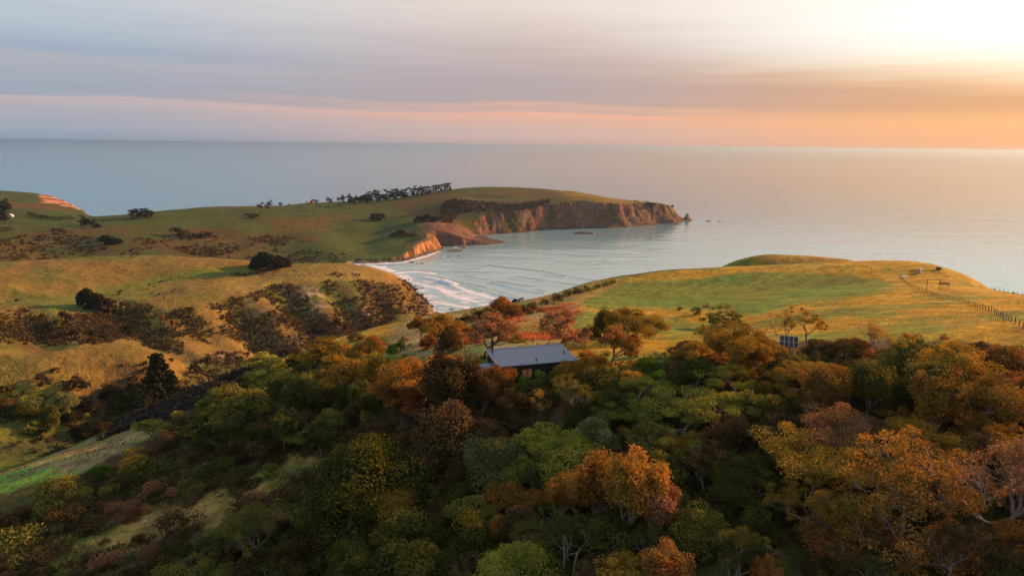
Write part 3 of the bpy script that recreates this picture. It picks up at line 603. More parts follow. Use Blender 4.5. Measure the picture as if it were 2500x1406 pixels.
def bare(seed, dens=26, bark=None, forks=(4, 4, 3, 3), stems=1, trunk=1.8):
    rs = np.random.RandomState(seed); limbs, tips = skeleton(rs, 6, 0.62, trunk, forks, 0.3, 0.26, 0.55, 0.2, 0.64, stems)
    V, F, t = leaves(tips, rs.uniform(.3, .6, len(tips)), int(dens * 1.5), 0.09, 0.8, rs, 0.3, 0.2)
    return finish('bare', limbs, V, F, t, 0.022, bark)
def shrub(seed, nl=13, dens=85, size=0.13, h=1.0):
    rs = np.random.RandomState(seed); c = []
    for i in range(nl):
        a = rs.uniform(0, 6.283); zz = rs.uniform(0.05, 1.0); rr = math.sqrt(max(0.03, 1 - zz * zz)) * rs.uniform(0.4, 1.0)
        c.append((math.cos(a) * rr, math.sin(a) * rr, zz * 1.15 * h))
    V, F, t = leaves(np.array(c), rs.uniform(0.28, 0.62, nl), int(dens * 1.6) if dens > 40 else dens, size * (0.7 if dens > 40 else 1), 0.85, rs, 0.25, 0.5)
    V[:, 2] = np.maximum(V[:, 2], -0.25)
    return finish('shrub', None, V, F, t)
def conifer(seed, n=34, dens=46, size=0.6, w=3.0, h=11.0, bare_to=0.08):
    rs = np.random.RandomState(seed); c = []
    for i in range(n):
        f = (i + .5) / n; z = h * (bare_to + (1 - bare_to) * f); rr = w * (1 - f) ** 0.8 * rs.uniform(0.3, 0.95); a = i * 2.4 + rs.uniform(-.4, .4)
        c.append((math.cos(a) * rr, math.sin(a) * rr, z))
    V, F, t = leaves(np.array(c), rs.uniform(0.7, 1.2, n) * w * 0.33, dens, size, 0.6, rs, 0.2, 0.4)
    return finish('conifer', [([np.array([0, 0, -1.]), np.array([.1, 0, h * .5]), np.array([0, 0, h * .95])], [.35, .22, .06], 0)], V, F, t, 0.05, BARK_D)
def stone_pine(seed, h=20.0, nt=9, flat=0.5, size=1.1, dens=26, low=0.62):
    """tall bare stem, layered flat head, seen from far off"""
    rs = np.random.RandomState(seed); c = []; limbs = [([np.array([0, 0, -1.]), np.array([rs.normal() * .5, 0, h * .5]), np.array([rs.normal() * .8, 0, h * .9])], [.5, .4, .25], 0)]
    for i in range(nt):
        a = rs.uniform(0, 6.283); z = h * rs.uniform(low, 1.0); rr = rs.uniform(0.5, 4.2); q = np.array([math.cos(a) * rr, math.sin(a) * rr, z]); c.append(q); limbs.append(([np.array([0, 0, z * .82]), q], [.25, .12], 1))
    V, F, t = leaves(np.array(c), rs.uniform(1.6, 2.8, nt), dens, size, flat, rs, 0.3, 0.3)
    return finish('stone_pine', limbs, V, F, t, 0.1, BARK_D)

PR = {
    'umbrella': [umbrella(100 + i, 84) for i in range(5)],
    'flat': [umbrella(120 + i, 90, BARK, 0.5, 0.2, (4, 4, 3), 1.0, 0.25, 1.5, 0.6) for i in range(3)],
    'twisted': [umbrella(130 + i, 64, BARK, 0.2, 0.2, (3, 4, 3), 0.9, 0.35, 1.9, 0.55) for i in range(3)],
    'lobed': [lobed(140 + i) for i in range(4)],
    'tall': [lobed(150 + i, 40, 120, 0.17, 0.95, 0.05, None, 1.45) for i in range(3)],
    'plume': [plume(160 + i) for i in range(3)],
    'bare': [bare(170 + i, 22, BARK_P) for i in range(3)],
    'sparse': [bare(180 + i, 46, BARK) for i in range(3)],
    'shrub': [shrub(190 + i) for i in range(5)],
    'tuftshrub': [shrub(200 + i, 9, 90, 0.12, 1.35) for i in range(3)],
    'ball': [lobed(210 + i, 26, 130, 0.15, 1.0, 0.0, None, 0.95) for i in range(2)],
    'farshrub': [shrub(220 + i, 9, 16, 0.30) for i in range(4)],
    'conifer': [conifer(230 + i) for i in range(3)],
    'macrocarpa': [lobed(240 + i, 26, 30, 0.5, 0.55, 0.2, BARK_D, 0.8) for i in range(2)],
    'stone_pine': [stone_pine(250 + i) for i in range(4)],
    'far_pine': [stone_pine(260 + i, 17, 12, 0.7, 1.4, 24, 0.2) for i in range(4)],
}
XL = {'umbrella': [umbrella(300 + i, 190, None, 0.0, 0.125) for i in range(3)], 'flat': [umbrella(310 + i, 200, BARK, 0.5, 0.12, (4, 4, 3), 1.0, 0.25, 1.5, 0.6) for i in range(2)], 'lobed': [lobed(320 + i, 46, 230, 0.105) for i in range(3)], 'sparse': [bare(330 + i, 52, BARK) for i in range(2)], 'plume': [plume(340 + i, 190) for i in range(2)]}
def pick(kind, width, rs):
    l = XL[kind] if kind in XL and width > 7.4 else PR[kind]
    return l[rs.randint(len(l))]
KIND_NAME = {'umbrella': 'spreading_tree', 'flat': 'flat_topped_tree', 'twisted': 'twisted_tree', 'lobed': 'dense_tree', 'tall': 'dense_tree', 'plume': 'feathery_tree', 'bare': 'bare_tree', 'sparse': 'twiggy_tree', 'shrub': 'shrub', 'tuftshrub': 'shrub', 'ball': 'round_bush', 'farshrub': 'hill_shrub', 'conifer': 'conifer', 'macrocarpa': 'windswept_tree', 'stone_pine': 'pine_tree', 'far_pine': 'pine_tree'}
FORM = {'umbrella': 'spreading tree', 'flat': 'flat-topped tree', 'twisted': 'gnarled tree', 'lobed': 'dense tree', 'tall': 'tall dense tree', 'plume': 'feathery tree', 'bare': 'almost leafless tree', 'sparse': 'twiggy tree', 'shrub': 'rounded shrub', 'tuftshrub': 'upright shrub', 'ball': 'ball-shaped bush', 'farshrub': 'hillside shrub', 'conifer': 'conifer', 'macrocarpa': 'windswept tree', 'stone_pine': 'tall pine', 'far_pine': 'bushy pine'}
PLANTS = []          # (object, kind, colour, u, v, width, hero phrase)
def solve(u, v, wpx, zc_over_w, H, t0, t1):
    """point on the ground under a crown whose centre is seen at (u, v) with width wpx"""
    q = ray(u, v); t = np.exp(np.linspace(math.log(t0), math.log(t1), 340))
    X = CAM[None] + q[None] * t[:, None]; wd = wpx * t / FPX
    f = X[:, 2] - H(X[:, 0], X[:, 1]) - wd * zc_over_w
    ng = np.nonzero(f < 0)[0]; i = ng[0] if len(ng) else int(np.argmin(f))
    if i > 0 and len(ng):
        a = f[i - 1] / (f[i - 1] - f[i] + 1e-9); tt = t[i - 1] + a * (t[i] - t[i - 1])
    else: tt = t[i]
    p = CAM + q * tt; p[2] = float(H(p[0], p[1])); return p, wpx * tt / FPX
def setcol(o, colour):
    if o.data.materials[0] is not LEAF[colour]:
        o.material_slots[0].link = 'OBJECT'; o.material_slots[0].material = LEAF[colour]
def put(kind, colour, p, width, rs, hero=None, hscale=1.0, rot=None, uv=None, pr=None, bark=None, group=None):
    pr = pr or pick(kind, width, rs); s = width / pr.w; rot = rs.uniform(0, 6.28) if rot is None else rot
    nm = KIND_NAME[kind]
    if pr.trunk is not None:
        o = bpy.data.objects.new(nm, None); o.empty_display_size = 0.5; C.objects.link(o)
        for part, me in (('trunk', pr.trunk), ('crown', pr.crown)):
            c = bpy.data.objects.new(part, me); C.objects.link(c); c.parent = o
            if part == 'crown': setcol(c, colour)
            elif bark is not None: c.material_slots[0].link = 'OBJECT'; c.material_slots[0].material = bark
    else:
        o = bpy.data.objects.new(nm, pr.crown); C.objects.link(o); setcol(o, colour)
    ca, sa = math.cos(rot), math.sin(rot); ox, oy = pr.off[0] * s, pr.off[1] * s
    o.location = (p[0] - (ca * ox - sa * oy), p[1] - (sa * ox + ca * oy), p[2])
    o.rotation_euler = (0, 0, rot); o.scale = (s, s, s * hscale)
    uv = uv or project((p[0], p[1], p[2] + pr.zc * s * hscale))[:2]
    o['category'] = 'shrub' if kind in ('shrub', 'tuftshrub', 'farshrub') else 'bush' if kind == 'ball' else 'tree'
    PLANTS.append([o, kind, colour, uv[0], uv[1], width, hero, group, p])
    return o
def hero(u, v, wpx, kind, colour, phrase=None, hs=1.0, H=None, t0=35, t1=620, seed=None, bark=None, rot=None, group=None):
    rs = np.random.RandomState(int(u * 7 + v * 13) % 99991 if seed is None else seed); pr = pick(kind, wpx / 18.0, rs)
    p, wd = solve(u, v, wpx, pr.zc / pr.w * hs, H or H_near, t0, t1)
    return put(kind, colour, p, wd, rs, phrase, hs, rot, (u, v), pr, bark, group)

# ------------------------------------------------------------------ trees of the near hill that the photograph lets one tell apart
# columns: u, v of the crown's centre, its width (photograph pixels), kind, leaf colour, phrase used as label and as a landmark, height factor
HERO = [
 (1212, 795, 100, 'umbrella', 'pinkish brown', 'pinkish orange spreading tree behind the chimney', 1.0),
 (1032, 796, 72, 'umbrella', 'orange', 'orange tree at the seaward end of the row left of the cabin', 1.1),
 (1078, 795, 80, 'umbrella', 'orange', 'taller orange tree in the middle of the row left of the cabin', 1.1),
 (1120, 795, 76, 'flat', 'golden', 'golden leaning tree ending the row left of the cabin', 1.2),
 (1098, 832, 58, 'lobed', 'dark brown', 'dark bushy tree standing before the orange row', 1.0),
 (1045, 834, 40, 'lobed', 'rust red', 'small rusty bush tree at the foot of the orange row', 1.0),
 (1376, 797, 118, 'umbrella', 'pinkish brown', 'broad russet tree with many stems behind the cabin roof', 0.95),
 (1424, 812, 40, 'sparse', 'dark brown', 'thin dark tree just right of the many-stemmed russet tree', 1.6),
 (1474, 786, 50, 'tall', 'dark green', 'tall dark green tree with tufted head by the meadow', 1.1),
 (1452, 812, 34, 'lobed', 'dark green', 'small dark green tree under the tufted tall one', 1.0),
 (1548, 787, 138, 'flat', 'golden', 'wide golden tree reaching over the meadow', 0.85),
 (1513, 824, 104, 'umbrella', 'rust red', 'bright rust red tree with a single trunk right of the cabin', 1.05),
 (1226, 744, 52, 'lobed', 'rust red', 'dark red round tree on the brow above the surf', 0.9),
 (1197, 764, 40, 'lobed', 'dark brown', 'dark brown low tree on the brow above the surf', 0.7),
 (1252, 757, 44, 'lobed', 'rust red', 'russet low tree beside the dark red one on the brow', 0.8),
 (1242, 818, 46, 'ball', 'olive green', 'olive bush right behind the chimney', 0.9),
 (1262, 825, 34, 'ball', 'golden', 'golden bush behind the cabin roof', 0.95),
 (957, 853, 34, 'ball', 'bright green', 'bright green ball bush by the lawn', 1.0),
 (978, 845, 30, 'ball', 'bright green', 'second bright green ball bush behind the first by the lawn', 1.0),
 (955, 884, 46, 'ball', 'bright green', 'bright green bush edging the lower lawn', 0.9),
 (992, 886, 50, 'ball', 'bright green', 'wide bright green bush at the lawn corner', 0.85),
 (930, 894, 48, 'ball', 'bright green', 'bright green bush under the golden dense tree', 0.9),
 (910, 842, 54, 'lobed', 'orange', 'orange bush tree on the shoulder beyond the ball bushes', 0.9),
 (884, 868, 88, 'lobed', 'golden', 'golden dense tree on the shoulder', 0.95),
 (800, 848, 92, 'umbrella', 'golden', 'golden olive tree highest on the left shoulder', 0.8),
 (845, 896, 110, 'umbrella', 'golden', 'golden green tree under the shoulder', 0.9),
 (1040, 910, 150, 'umbrella', 'orange', 'big orange tree downhill of the lawn', 0.85),
 (1105, 935, 120, 'umbrella', 'orange', 'orange tree in front of the porch', 0.85),
 (985, 955, 120, 'umbrella', 'rust red', 'russet tree under the big orange one', 0.95),
 (1220, 920, 66, 'plume', 'rust red', 'bright rust bush tree against the cabin wall', 0.6),
 (1279, 934, 36, 'ball', 'bright green', 'small green bush below the cabin window', 1.0),
 (1316, 926, 42, 'ball', 'bright green', 'green bush right below the cabin window', 1.1),
 (1578, 900, 66, 'ball', 'bright green', 'bright green lumpy bush on the forest edge', 1.05),
 (1612, 925, 50, 'ball', 'bright green', 'bright green bush under the lumpy one', 0.9),
 (1400, 945, 110, 'sparse', 'olive green', 'large twiggy olive tree in front of the cabin', 0.9),
 (1480, 925, 90, 'lobed', 'olive green', 'olive tree right of the twiggy one before the cabin', 0.9),
 (1700, 915, 110, 'lobed', 'dark green', 'dark olive tree at the meadow edge', 0.8),
 (1765, 768, 100, 'flat', 'olive green', 'dark flat-topped tree standing up against the paddock', 0.9),
 (1730, 805, 70, 'twisted', 'olive green', 'gnarled olive tree left of the dark flat-topped one', 1.0),
 (1800, 828, 150, 'umbrella', 'golden', 'big golden tree under the dark flat-topped one', 0.8),
 (1850, 860, 110, 'umbrella', 'orange', 'orange golden tree left of the solar panels', 0.95),
 (1690, 865, 90, 'lobed', 'golden', 'golden tree where meadow meets wood', 0.8),
 (1960, 778, 108, 'twisted', 'golden', 'gnarled golden tree over the solar panels', 1.0),
 (1908, 790, 60, 'bare', 'golden', 'leaning bare tree beside the gnarled golden one', 1.1),
 (2137, 806, 100, 'bare', 'golden', 'thin golden tree with a crooked trunk at the meadow edge', 0.8),
 (1898, 856, 44, 'lobed', 'golden', 'golden bush at the foot of the solar panels', 0.7),
 (2005, 850, 74, 'lobed', 'dark brown', 'dark clipped bush right of the solar panels', 0.7),
 (2085, 846, 80, 'lobed', 'rust red', 'rust edged hedge bush along the meadow', 0.6),
 (1970, 925, 150, 'flat', 'golden', 'golden flat-headed tree with grey limbs', 0.7),
 (2060, 935, 110, 'umbrella', 'golden', 'golden tree joined to the flat-headed one', 0.8),
 (2255, 860, 110, 'umbrella', 'olive green', 'olive tree at the meadow edge on the slope', 0.85),
 (2330, 880, 150, 'umbrella', 'golden', 'large golden tree on the upper wood edge', 0.8),
 (2385, 950, 190, 'umbrella', 'orange', 'large orange tree with grey stems', 0.85),
 (2290, 965, 100, 'plume', 'orange', 'orange plumed tree in the upper wood', 0.8),
 (2440, 880, 100, 'lobed', 'rust red', 'rusty tree at the upper edge of the wood', 0.9),
 (2480, 950, 100, 'lobed', 'rust red', 'rusty brown tree at the frame edge', 1.0),
 (2395, 855, 60, 'lobed', 'dark brown', 'brown bush on the upper wood edge', 0.8),
 (1790, 935, 190, 'flat', 'yellow green', 'large domed yellow green tree in mid wood', 0.7),
 (1560, 965, 190, 'flat', 'yellow green', 'wide yellow green tree with pale limbs', 0.7),
 (1680, 1010, 220, 'flat', 'yellow green', 'widest green tree with long grey limbs in mid wood', 0.65),
 (1745, 990, 120, 'flat', 'golden', 'golden crown among the green ones in mid wood', 0.7),
 (1457, 1065, 95, 'tall', 'grey green', 'grey green rounded tree standing alone in the dark wood', 0.85),
 (1690, 1085, 90, 'flat', 'golden', 'small golden tree on a slender forked trunk', 1.25),
 (1385, 1115, 150, 'lobed', 'yellow green', 'yellow green dense tree in the lower wood', 0.85),
 (1200, 1120, 150, 'lobed', 'grey green', 'pale grey green tree in the lower wood', 0.9),
 (1275, 1150, 110, 'lobed', 'yellow green', 'yellow green tree beside the pale grey green one', 0.8),
 (1465, 1165, 120, 'plume', 'orange', 'orange plumed tree with a bent grey limb', .8),
 (1560, 1175, 120, 'plume', 'orange', 'taller orange red plumed tree in the lower wood', .85),
 (1610, 1230, 110, 'plume', 'pinkish brown', 'brownish plumed tree in the lower wood', 0.75),
 (1375, 1195, 70, 'plume', 'orange', 'small orange plumed tree left of the bent limb', 0.75),
 (1240, 1215, 110, 'lobed', 'orange', 'orange topped dense tree in the lower wood', 0.8),
 (1310, 1220, 70, 'lobed', 'orange', 'round orange tree in the lower wood', 0.8),
 (1215, 1290, 70, 'lobed', 'orange', 'small orange bushy tree near the bottom of the wood', 1.0),
 (950, 1240, 150, 'lobed', 'golden', 'golden brown dense tree below the dark giant', 0.8),
 (880, 1170, 250, 'lobed', 'dark green', 'dark green giant tree beside the clearing', 0.95),
 (985, 1290, 120, 'lobed', 'olive green', 'olive dense tree below the golden brown one', 0.8),
 (610, 1270, 130, 'sparse', 'olive green', 'twiggy olive tree below the clearing', 0.9),
 (800, 1300, 110, 'bare', 'dark brown', 'bare twiggy tree among dark scrub', 0.7),
 (925, 1040, 60, 'bare', 'pinkish brown', 'pale pink leafless tree on the dark slope', 0.9),
 (950, 1010, 50, 'bare', 'dark brown', 'dead standing tree with one bent arm', 1.7),
 (745, 960, 90, 'lobed', 'olive green', 'ivy dark tree on the left shoulder', 1.0),
 (790, 1035, 170, 'flat', 'yellow green', 'broad yellow green tree on the left slope', 0.65),
 (660, 905, 130, 'umbrella', 'yellow green', 'yellow green tree at the wood edge above the stream', 0.7),
 (590, 975, 130, 'umbrella', 'olive green', 'pale olive tree with white stems on the left slope', 0.85),
 (520, 985, 80, 'umbrella', 'yellow green', 'yellow green crown at the left wood edge', 0.8),
 (1085, 1060, 170, 'tall', 'dark brown', 'large dark brown plumed tree in mid wood', 0.75),
 (1195, 1080, 90, 'tall', 'dark brown', 'brown tall tree beside the large dark brown one', 0.9),
 (1250, 985, 80, 'lobed', 'dark brown', 'dark tree below the cabin bushes', 0.9),
 (2055, 1050, 180, 'umbrella', 'pinkish brown', 'pinkish golden tree with bare tips in the right wood', 0.8),
 (1960, 1105, 190, 'umbrella', 'golden', 'wide golden tree in the lower right wood', 0.75),
 (2090, 1130, 170, 'umbrella', 'golden', 'golden orange tree in the lower right wood', 0.8),
 (2260, 1075, 150, 'umbrella', 'golden', 'bright golden tree behind the leafless giant', 0.8),
 (2410, 1050, 120, 'umbrella', 'orange', 'orange tree touching the leafless giant', 0.9),
 (2420, 1130, 330, 'bare', 'pinkish brown', 'leafless pinkish giant tree with grey limbs', 0.85),
 (2230, 1190, 320, 'sparse', 'orange', 'giant twiggy tree with pale crooked limbs', 0.75),
 (1990, 1215, 210, 'sparse', 'golden', 'golden twiggy tree with dead branches', 0.8),
 (2080, 1280, 160, 'lobed', 'rust red', 'rust orange tree under the twiggy giant', 0.8),
 (1830, 1165, 150, 'umbrella', 'dark green', 'dark green feathery crown in the lower wood', 0.8),
 (2330, 1330, 110, 'lobed', 'rust red', 'rust bush tree at the foot of the giant', 1.1),
 (2470, 1310, 90, 'lobed', 'orange', 'orange bush tree at the bottom corner of the wood', 1.0),
 (1520, 1395, 120, 'lobed', 'golden', 'golden bush tree at the bottom of the picture', 0.8),
 (1630, 1380, 90, 'plume', 'rust red', 'rusty plumed tree at the bottom of the picture', 0.8),
 (1870, 1400, 60, 'plume', 'rust red', 'small red plumed tree at the bottom of the picture', 0.9),
 (1270, 1385, 160, 'lobed', 'yellow green', 'yellow green dense tree at the bottom of the picture', 0.7),
 (1700, 1290, 120, 'tall', 'olive green', 'dark olive tall tree in the lowest wood', 0.8),
 (140, 1205, 110, 'lobed', 'olive green', 'olive dense tree beside the grass strip', 0.8),
 (245, 1150, 50, 'lobed', 'bright green', 'green bush tree on the edge of the grass strip', 0.8),
 (365, 1035, 60, 'umbrella', 'yellow green', 'yellow green tree at the top of the grass strip', 0.9),
 (325, 1130, 60, 'lobed', 'golden', 'golden topped bush on the left slope', 0.7),
]
for u, v, wp, kd, cl, ph, hs in HERO: hero(u, v, wp, kd, cl, ph, hs)
for du, dv, h_ in ((0, 0, 1.0), (25, 12, 0.75)):                       # two broken stems at the bottom of the wood
    p, _w = solve(1376 + du, 1370 + dv, 8, 3.2, H_near, 35, 200); vs, fs = [], []
    tube(vs, fs, [(0, 0, -1), (.08, 0, 1.6 * h_), (-.05 + du * .012, .1, 3.0 * h_), (.05 + du * .02, .05, 3.9 * h_)], [.16, .13, .1, .04], 6)
    o = link('dead_stem', vs, fs, BARK, smooth=True); o.location = p; o['category'] = 'tree stump'; o['label'] = 'taller of two bare dead stems standing in the dark lowest wood' if du == 0 else 'shorter crooked one of two bare dead stems in the lowest wood'

# ------------------------------------------------------------------ the rest of the wood and scrub, one by one
class Taken:
    def __init__(s): s.p = []
    def ok(s, x, y, r, k):
        if not s.p: return True
        a = np.array(s.p); return bool((np.hypot(a[:, 0] - x, a[:, 1] - y) > k * (a[:, 2] + r)).all())
    def add(s, x, y, r): s.p.append((x, y, r))
TK = Taken()
for P_ in PLANTS: TK.add(P_[8][0], P_[8][1], P_[5] / 2)
CABIN_P = [(1150, 945), (1165, 830), (1400, 815), (1470, 880), (1440, 950), (1250, 955)]
WOOD = [(470, 1010), (560, 955), (650, 905), (745, 880), (860, 860), (920, 905), (1000, 915), (1090, 920), (1150, 945), (1380, 950), (1480, 915), (1580, 880), (1690, 860), (1860, 865), (1990, 865), (2200, 855), (2420, 865), (2530, 880), (2720, 900), (2800, 1450), (900, 1450), (560, 1440), (520, 1330), (690, 1310), (760, 1260), (830, 1130), (700, 1110), (560, 1120), (470, 1080), (400, 1050)]
SCRUBP = [(-30, 1270), (180, 1200), (330, 1110), (470, 1060), (560, 1120), (700, 1110), (790, 1130), (740, 1260), (640, 1320), (560, 1440), (-30, 1440)]
ZONES = [(560, 980, 'L'), (700, 930, 'L'), (800, 900, 'G'), (1000, 960, 'O'), (1080, 930, 'O'), (700, 1040, 'B'), (950, 1080, 'B'), (1150, 1060, 'B'), (1300, 1000, 'K'), (1450, 970, 'K'), (1600, 900, 'K'), (1650, 960, 'Y'), (1700, 1010, 'Y'), (1800, 900, 'G'), (1850, 960, 'K'), (1960, 910, 'G'), (2100, 950, 'K'), (2050, 870, 'K'), (2250, 900, 'G'), (2420, 930, 'R'), (2450, 980, 'R'), (2300, 1000, 'O'), (2200, 950, 'K'), (2000, 1040, 'O'), (1800, 1080, 'D'), (1650, 1090, 'D'), (1500, 1050, 'K'), (1350, 1100, 'Y'), (1200, 1160, 'Y'), (1050, 1180, 'B'), (850, 1180, 'D'), (950, 1290, 'G'), (1100, 1330, 'D'), (1250, 1250, 'D'), (1400, 1280, 'D'), (1550, 1300, 'D'), (1750, 1250, 'D'), (1850, 1330, 'D'), (2000, 1150, 'G'), (2150, 1150, 'G'), (2350, 1150, 'P'), (2450, 1250, 'P'), (2150, 1380, 'D'), (2000, 1350, 'D'), (700, 1350, 'D'), (2450, 1390, 'D')]
ZC = {'L': (('yellow green', 3), ('olive green', 4), ('dark green', 2), ('dark brown', 1)), 'G': (('golden', 4), ('olive green', 3), ('yellow green', 2), ('orange', 1)), 'O': (('orange', 4), ('rust red', 1), ('golden', 2), ('olive green', 1)),
      'B': (('dark brown', 5), ('dark green', 2), ('rust red', 1), ('olive green', 1)), 'K': (('olive green', 4), ('dark green', 4), ('golden', 1), ('dark brown', 2)), 'Y': (('yellow green', 4), ('olive green', 3), ('grey green', 1), ('golden', 1)),
      'R': (('rust red', 4), ('orange', 2), ('dark brown', 1)), 'D': (('dark green', 4), ('dark brown', 4), ('olive green', 3)), 'P': (('pinkish brown', 3), ('orange', 2), ('golden', 1))}
ZK = {'L': ('umbrella', 'umbrella', 'lobed', 'flat'), 'G': ('umbrella', 'lobed', 'flat', 'umbrella'), 'O': ('umbrella', 'lobed', 'plume', 'sparse'), 'B': ('tall', 'lobed', 'sparse', 'plume'), 'K': ('lobed', 'lobed', 'umbrella', 'tall'), 'Y': ('flat', 'umbrella', 'lobed', 'umbrella'), 'R': ('lobed', 'lobed', 'umbrella'), 'D': ('lobed', 'tall', 'umbrella', 'lobed', 'sparse'), 'P': ('sparse', 'bare', 'umbrella')}
_cl = np.array([(130, 1390), (330, 1320), (470, 1290), (620, 1300), (740, 1260), (800, 1180), (810, 1110), (700, 1120), (640, 1190), (520, 1220), (430, 1220), (330, 1270), (150, 1330)], float)
_wa, _sa = np.array(WOOD, float), np.array(SCRUBP, float)
zx = np.array([z[0] for z in ZONES], float); zy = np.array([z[1] for z in ZONES], float)
rs = np.random.RandomState(5)
def ground_uv(u, v, H=None, t0=35, t1=620):
    return solve(u, v, 1e-3, 0.0, H or H_near, t0, t1)[0]
# candidates spread evenly over the ground, seen or not
ctr = []
XX = rs.uniform(-150, 150, 26000); YY = rs.uniform(42, 250, 26000); ZZ = H_near(XX, YY)
UU, VV = uvp(np.c_[XX, YY, ZZ])
inw = inside(UU, VV, _wa); ins = inside(UU, VV, _sa); incab = inside(UU, VV, np.array(CABIN_P, float))
n_tree = n_shrub = 0
PROTECT = [(1160, 1450, 825, 938), (1885, 1965, 812, 858), (985, 1185, 838, 905), (1180, 1330, 938, 960), (1500, 1640, 850, 880)]
def hides(x, y, z, wd, hh):
    (u0, v0, k0), (u1, v1, k1) = project((x, y, z)), project((x, y, z + hh)); r = wd * 0.45 * FPX / k0
    return any(u0 + r > a and u0 - r < b and v1 < d and v0 > c for a, b, c, d in PROTECT) or (v1 < 800 and u0 > 1440) or (v1 < 835 and u0 > 2000)
for x, y, z, u, v, a, b, cb in zip(XX, YY, ZZ, UU, VV, inw, ins, incab):
    if cb or not (a or b) or u < -40 or u > 2740: continue
    d = math.hypot(x, y)
    if a and n_tree < 285:
        i = int(np.argmin((zx - u) ** 2 + ((zy - v) * 1.6) ** 2)); zn = ZONES[i][2]
        wdt = rs.uniform(3.0, 6.4) * (1.0 if d < 150 else 0.8); wdt = wdt * (0.8 if u < 700 else 1.0)
        kd = ZK[zn][rs.randint(len(ZK[zn]))]
        if not TK.ok(x, y, wdt / 2, 0.56) or hides(x, y, z, wdt, wdt * (1.3 if kd == 'tall' else 1.0)): continue
        cols, wt = zip(*ZC[zn]); wt = np.array(wt, float); cl = cols[rs.choice(len(cols), p=wt / wt.sum())]
        put(kd, cl, np.array([x, y, z - 0.1]), wdt, rs, None, rs.uniform(0.62, 0.92)); TK.add(x, y, wdt / 2); n_tree += 1
    elif b and n_shrub < 120:
        wdt = rs.choice([1.8, 2.6, 3.6, 4.8, 6.2], p=[.15, .2, .25, .25, .15]) * rs.uniform(.85, 1.15)
        if inside(np.array([u]), np.array([v]), _cl)[0] and rs.rand() < 0.9: continue
        if not TK.ok(x, y, wdt / 2, 0.8): continue
        cl = ('dark brown', 'dark brown', 'dark brown', 'dark brown', 'dark brown', 'olive green', 'dark green', 'dark green', 'pinkish brown')[rs.randint(9)]
        put('shrub' if rs.rand() < .7 else 'tuftshrub', cl, np.array([x, y, z - 0.05]), wdt, rs, None, rs.uniform(.5, .85)); TK.add(x, y, wdt / 2); n_shrub += 1
# shrubs under and between the trees
k = 0
for x, y, z, u, v, a, cb in zip(XX[::-1], YY[::-1], ZZ[::-1], UU[::-1], VV[::-1], inw[::-1], incab[::-1]):
    if k >= 165: break
    if cb or not a or u < -40 or u > 2540: continue
    wdt = rs.uniform(1.6, 3.4)
    if not TK.ok(x, y, wdt / 2, 0.62) or hides(x, y, z, wdt, wdt * .8): continue
    i = int(np.argmin((zx - u) ** 2 + ((zy - v) * 1.6) ** 2)); zn = ZONES[i][2]; cols, wt = zip(*ZC[zn]); cl = cols[rs.randint(len(cols))]
    if rs.rand() < .45: cl = ('dark green', 'dark brown', 'olive green')[rs.randint(3)]
    put('shrub' if rs.rand() < .6 else 'tuftshrub', cl, np.array([x, y, z - 0.05]), wdt, rs, None, rs.uniform(.9, 1.4)); TK.add(x, y, wdt / 2); k += 1
print('wood', n_tree, n_shrub, k)

# shrubs along the brow, the paddock corner and the garden
for u, v, wp, cl in [(1330, 738, 26, 'dark brown'), (1300, 748, 30, 'dark brown'), (1360, 726, 30, 'dark brown'), (1385, 716, 26, 'dark brown'), (1410, 709, 22, 'dark brown'), (1437, 705, 16, 'olive green'), (1460, 697, 18, 'olive green'), (1480, 691, 20, 'olive green'), (1495, 686, 16, 'olive green'), (1352, 741, 12, 'olive green'), (1372, 733, 10, 'olive green'), (1430, 700, 12, 'dark green'),
                     (1280, 756, 36, 'dark brown'), (1320, 757, 18, 'dark brown'), (1165, 768, 40, 'dark brown'), (1140, 776, 34, 'dark brown'), (1115, 783, 26, 'dark brown'), (1296, 760, 20, 'rust red'), (1262, 767, 12, 'rust red'), (1240, 775, 16, 'rust red'), (1180, 790, 26, 'dark brown'),
                     (1660, 752, 16, 'pinkish brown'), (1725, 745, 18, 'pinkish brown'), (1700, 757, 26, 'dark green'), (1165, 822, 20, 'rust red'), (1640, 862, 40, 'olive green'), (1600, 866, 34, 'grey green'), (1548, 862, 30, 'grey green'), (1480, 862, 24, 'grey green'), (1180, 872, 14, 'dark brown'), (1460, 880, 40, 'orange'), (1430, 862, 26, 'rust red'), (2307, 822, 22, 'rust red'), (2205, 838, 40, 'golden'), (2090, 858, 40, 'olive green'), (1160, 900, 30, 'grey green'), (870, 820, 34, 'dark brown'), (920, 825, 20, 'olive green'), (935, 838, 22, 'dark brown'), (985, 828, 24, 'dark brown'), (1000, 842, 14, 'dark green'), (2428, 700, 4, 'dark brown'), (2475, 715, 6, 'dark brown')]:
    hero(u, v, wp, 'shrub', cl, None, .9)

